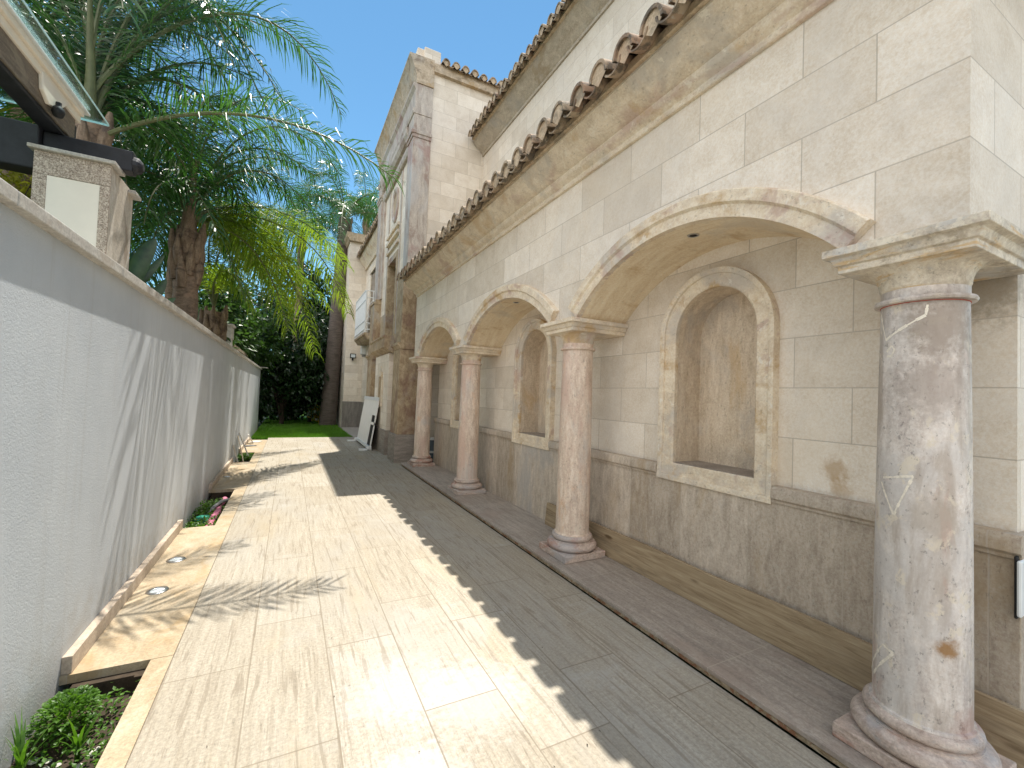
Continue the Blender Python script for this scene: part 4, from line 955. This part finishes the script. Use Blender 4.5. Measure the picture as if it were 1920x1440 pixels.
tree('shade_tree', -3.0, 28.0, .2, 6.5, 3.5, 2.0, 6000, M['leaf_dark'], 'broad dark tree far behind the neighbour roof', leaf=(.3, .13), clumps=40, group='dark trees at the end of the lane')
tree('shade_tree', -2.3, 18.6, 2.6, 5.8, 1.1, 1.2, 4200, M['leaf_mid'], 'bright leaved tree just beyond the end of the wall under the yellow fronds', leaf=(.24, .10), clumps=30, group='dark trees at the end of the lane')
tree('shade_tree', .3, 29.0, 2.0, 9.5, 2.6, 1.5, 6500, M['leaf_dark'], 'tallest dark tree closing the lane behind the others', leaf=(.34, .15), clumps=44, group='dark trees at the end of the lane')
tree('hedge_tree', -4.6, 15.0, .3, 4.8, 2.4, 2.5, 6500, M['leaf_mid'], 'dense green tree deep in the neighbour garden behind the dark palms', leaf=(.22, .09), clumps=36)
tree('shade_shrub', -.2, 24.5, .0, 2.0, 1.4, .8, 3500, M['leaf_dark'], 'low dark shrub under the trees at the left end of the lawn', 'shrub', leaf=(.26, .12), clumps=30, trunk_r=.05)
tree('shade_shrub', 1.6, 26.0, .0, 2.2, 1.5, .8, 3500, M['leaf_dark'], 'low dark shrub under the trees behind the ringed palm', 'shrub', leaf=(.26, .12), clumps=30, trunk_r=.05)
tree('shade_shrub', -1.6, 22.5, .0, 2.4, 1.0, 1.0, 3500, M['leaf_dark'], 'low dark shrub just behind the end of the garden wall', 'shrub', leaf=(.26, .12), clumps=30, trunk_r=.05)
tree('bamboo_shrub', -2.95, 6.6, 1.6, 4.2, .8, .8, 4800, M['leaf_yellow'], 'yellow green bamboo shrub left of the pergola pillar', 'shrub', leaf=(.2, .035), clumps=30, trunk_r=.03)
tree('croton_shrub', 1.25, 22.0, .1, .9, .28, .3, 500, M['croton'], 'small yellow leaved shrub on the lawn edge before the dark trees', 'shrub', leaf=(.2, .05), clumps=8, trunk_r=.02)

def paddle_plant():
    t = thing('paddle_plant', (-1.62, 6.2, -.16), 'dark banana-like plant with paddle leaves between the pillar and the middle palm', 'plant')
    spec = [((240, 560), (262, 480), (293, 448), .13), ((245, 555), (285, 505), (308, 478), .06), ((250, 580), (262, 520), (250, 470), .12), ((262, 590), (290, 560), (312, 522), .09), ((270, 600), (300, 575), (330, 558), .07), ((280, 600), (310, 580), (340, 586), .05), ((240, 600), (232, 540), (226, 486), .10)]
    for i, (a, b_, c, wd) in enumerate(spec):
        yy = 6.0 + .08 * i; a, b_, c = at(*a, y=yy), at(*b_, y=yy + .05), at(*c, y=yy + .1)
        m = MB(); N = 14; vs = []
        root = Vector((-1.62, yy, 1.2))
        m.tube([root, (root + a) / 2 + Vector((0, 0, .1)), a], [.03, .025, .016], 6, 1)
        for k in range(N + 1):
            tt = k / N; p = a * (1 - tt) ** 2 + b_ * 2 * tt * (1 - tt) + c * tt * tt
            T = ((b_ - a) * (1 - tt) + (c - b_) * tt).normalized(); s = T.cross(Vector((0.35, -1, .15)).normalized()).normalized()
            w = wd * .62 * (sin(pi * min(1, tt * .97 + .03)) ** .6 if tt < 1 else 0); u = s.cross(T)
            vs += [p - s * w + u * w * .25, p, p + s * w + u * w * .25]
        m.add(vs, [(k * 3 + j, k * 3 + j + 1, k * 3 + 4 + j, k * 3 + 3 + j) for k in range(N) for j in range(2)])
        m.obj('leaf', [M['paddle'], M['rachis']], t, smooth=60)
paddle_plant()

# ------------------------------------------------------------------ pergola next door
gp = thing('gate_pillar', (-1.51, 4.56, -.16), 'granite edged white pillar standing behind the garden wall under the pergola beam', 'pillar')
X0, X1, PY0, PY1, PZ = -1.69, -1.285, 4.30, 4.82, 3.245
MB().box(X0, X1, PY0, PY1, -.16, PZ).obj('pillar_core', M['old_marble'], gp, bevel=.004)
m = MB().box(X0 - .012, X1 + .004, PY0 - .014, PY0 - .001, PZ - .165, PZ).box(X0 - .012, X0 + .06, PY0 - .014, PY0 - .001, 0, PZ - .167).box(X1 - .055, X1 + .004, PY0 - .014, PY0 - .001, 0, PZ - .167)
m.obj('granite_edging', M['granite'], gp, bevel=.002)
MB().box(X0 + .061, X1 - .056, PY0 - .010, PY0 - .001, 0, PZ - .168).obj('white_panel', M['pillar_white'], gp)
MB().box(X0 - .04, X1 + .035, PY0 - .045, PY0 + .18, PZ + .001, PZ + .028).box(X1 - .1, X1 + .05, PY1 - .14, PY1 + .03, PZ - .05, PZ - .02).obj('pillar_cap', M['coping'], gp, bevel=.005)
pg = thing('glass_pergola', (-2.4, 3.5, 0), 'black timber pergola with a glass roof overhanging the wall at upper left', 'pergola')
bm_ = MB().box(-7, X0 - .02, 4.36, 4.52, 3.13, 3.46).box(X0 - .02, -1.19, 4.40, 4.52, 3.275, 3.44)
bm_.tube([(-1.2, 4.46, 3.345), (-1.16, 4.46, 3.345), (-1.135, 4.46, 3.345)], [.068, .062, .03], 12)
bm_.obj('cross_beam', M['timber_black'], pg, bevel=.01)
MB().box(-1.72, -1.602, -4, 4.62, 3.445, 3.62, 0).obj('rafter', M['timber_black'], pg, bevel=.006)
MB().box(-1.6015, -1.59, -4, 4.55, 3.47, 3.64, 0).obj('rafter_side_board', M['timber_grey'], pg)
MB().box(-1.73, -1.575, -4, 4.6, 3.642, 3.70).box(-1.70, -1.555, -4, 4.6, 3.70, 3.745).obj('gutter_profile', M['cream_metal'], pg, bevel=.006)
MB().box(-1.71, -1.54, -4, 4.66, 3.747, 3.765).obj('profile_cap', M['white_metal'], pg, bevel=.003)
MB().box(-6.8, -1.47, -4, 4.8, 3.77, 3.782).obj('glass_sheet', M['glass'], pg)
MB().box(-1.4695, -1.465, -4, 4.8, 3.768, 3.784).box(-6.8, -1.47, 4.8005, 4.804, 3.768, 3.784).obj('glass_edge', M['glass_edge'], pg)
for x in (-3.4, -5.2): MB().box(x, x + .12, -4, 4.62, 3.465, 3.64).obj('rafter', M['timber_black'], pg, bevel=.006)
lm = MB().prism([(3.98, 3.66), (4.0, 3.55), (4.09, 3.50), (4.2, 3.53), (4.30, 3.60), (4.36, 3.66)], 'x', -1.589, -1.565).obj('lamp_bracket', M['cream_metal'], pg, bevel=.006)
MB().lathe([(.001, 3.455), (.026, 3.462), (.036, 3.49), (.03, 3.52), (.016, 3.535), (.016, 3.56)], (-1.545, 4.16), 18).obj('bulb', M['black'], lm, smooth=60)

# ------------------------------------------------------------------ neighbour's little roof and chimney
nb = thing('neighbour_house', (-2.6, 15.0, 0), 'white neighbouring outhouse with a small tiled roof beyond the wall', 'house')
xa = -1.55
MB().prism([(-5, 0), (xa, 0), (xa, 2.72), (-3.2, 3.35), (-5, 2.8)], 'y', 14.2, 18.5).obj('wall', M['offwhite'], nb)
MB().prism([(xa + .12, 2.70), (xa + .12, 2.78), (-3.2, 3.47), (-5.1, 2.9), (-5.1, 2.82), (-3.2, 3.38)], 'y', 14.05, 18.6).obj('roof', M['tile'], nb)
ch = thing('garden_chimney', (-1.62, 13.6, 0), 'small open topped chimney with a slab on two posts above the wall', 'chimney')
MB().box(-1.93, -1.44, 13.4, 13.9, -.16, 2.86).obj('stack', M['offwhite'], ch, bevel=.008)
MB().box(-1.93, -1.80, 13.4, 13.9, 2.861, 3.19).obj('post', M['coping'], ch, bevel=.006); MB().box(-1.55, -1.42, 13.4, 13.9, 2.861, 3.19).obj('post', M['coping'], ch, bevel=.006)
MB().box(-1.98, -1.38, 13.35, 13.95, 3.191, 3.23).obj('slab', M['coping'], ch, bevel=.006)
MB().prism([(-2.15, 2.55), (-1.5, 2.78), (-1.5, 2.82), (-2.15, 2.6)], 'y', 13.1, 13.39).obj('roof_edge', M['timber_black'], ch)
# white slab lying on the far lawn
tag(MB().box(1.25, 1.75, 24.3, 25.2, -.03, .06).obj('stone_slab', M['panel_white'], bevel=.01), 'pale flat slab on the sunlit far end of the lawn', 'slab')
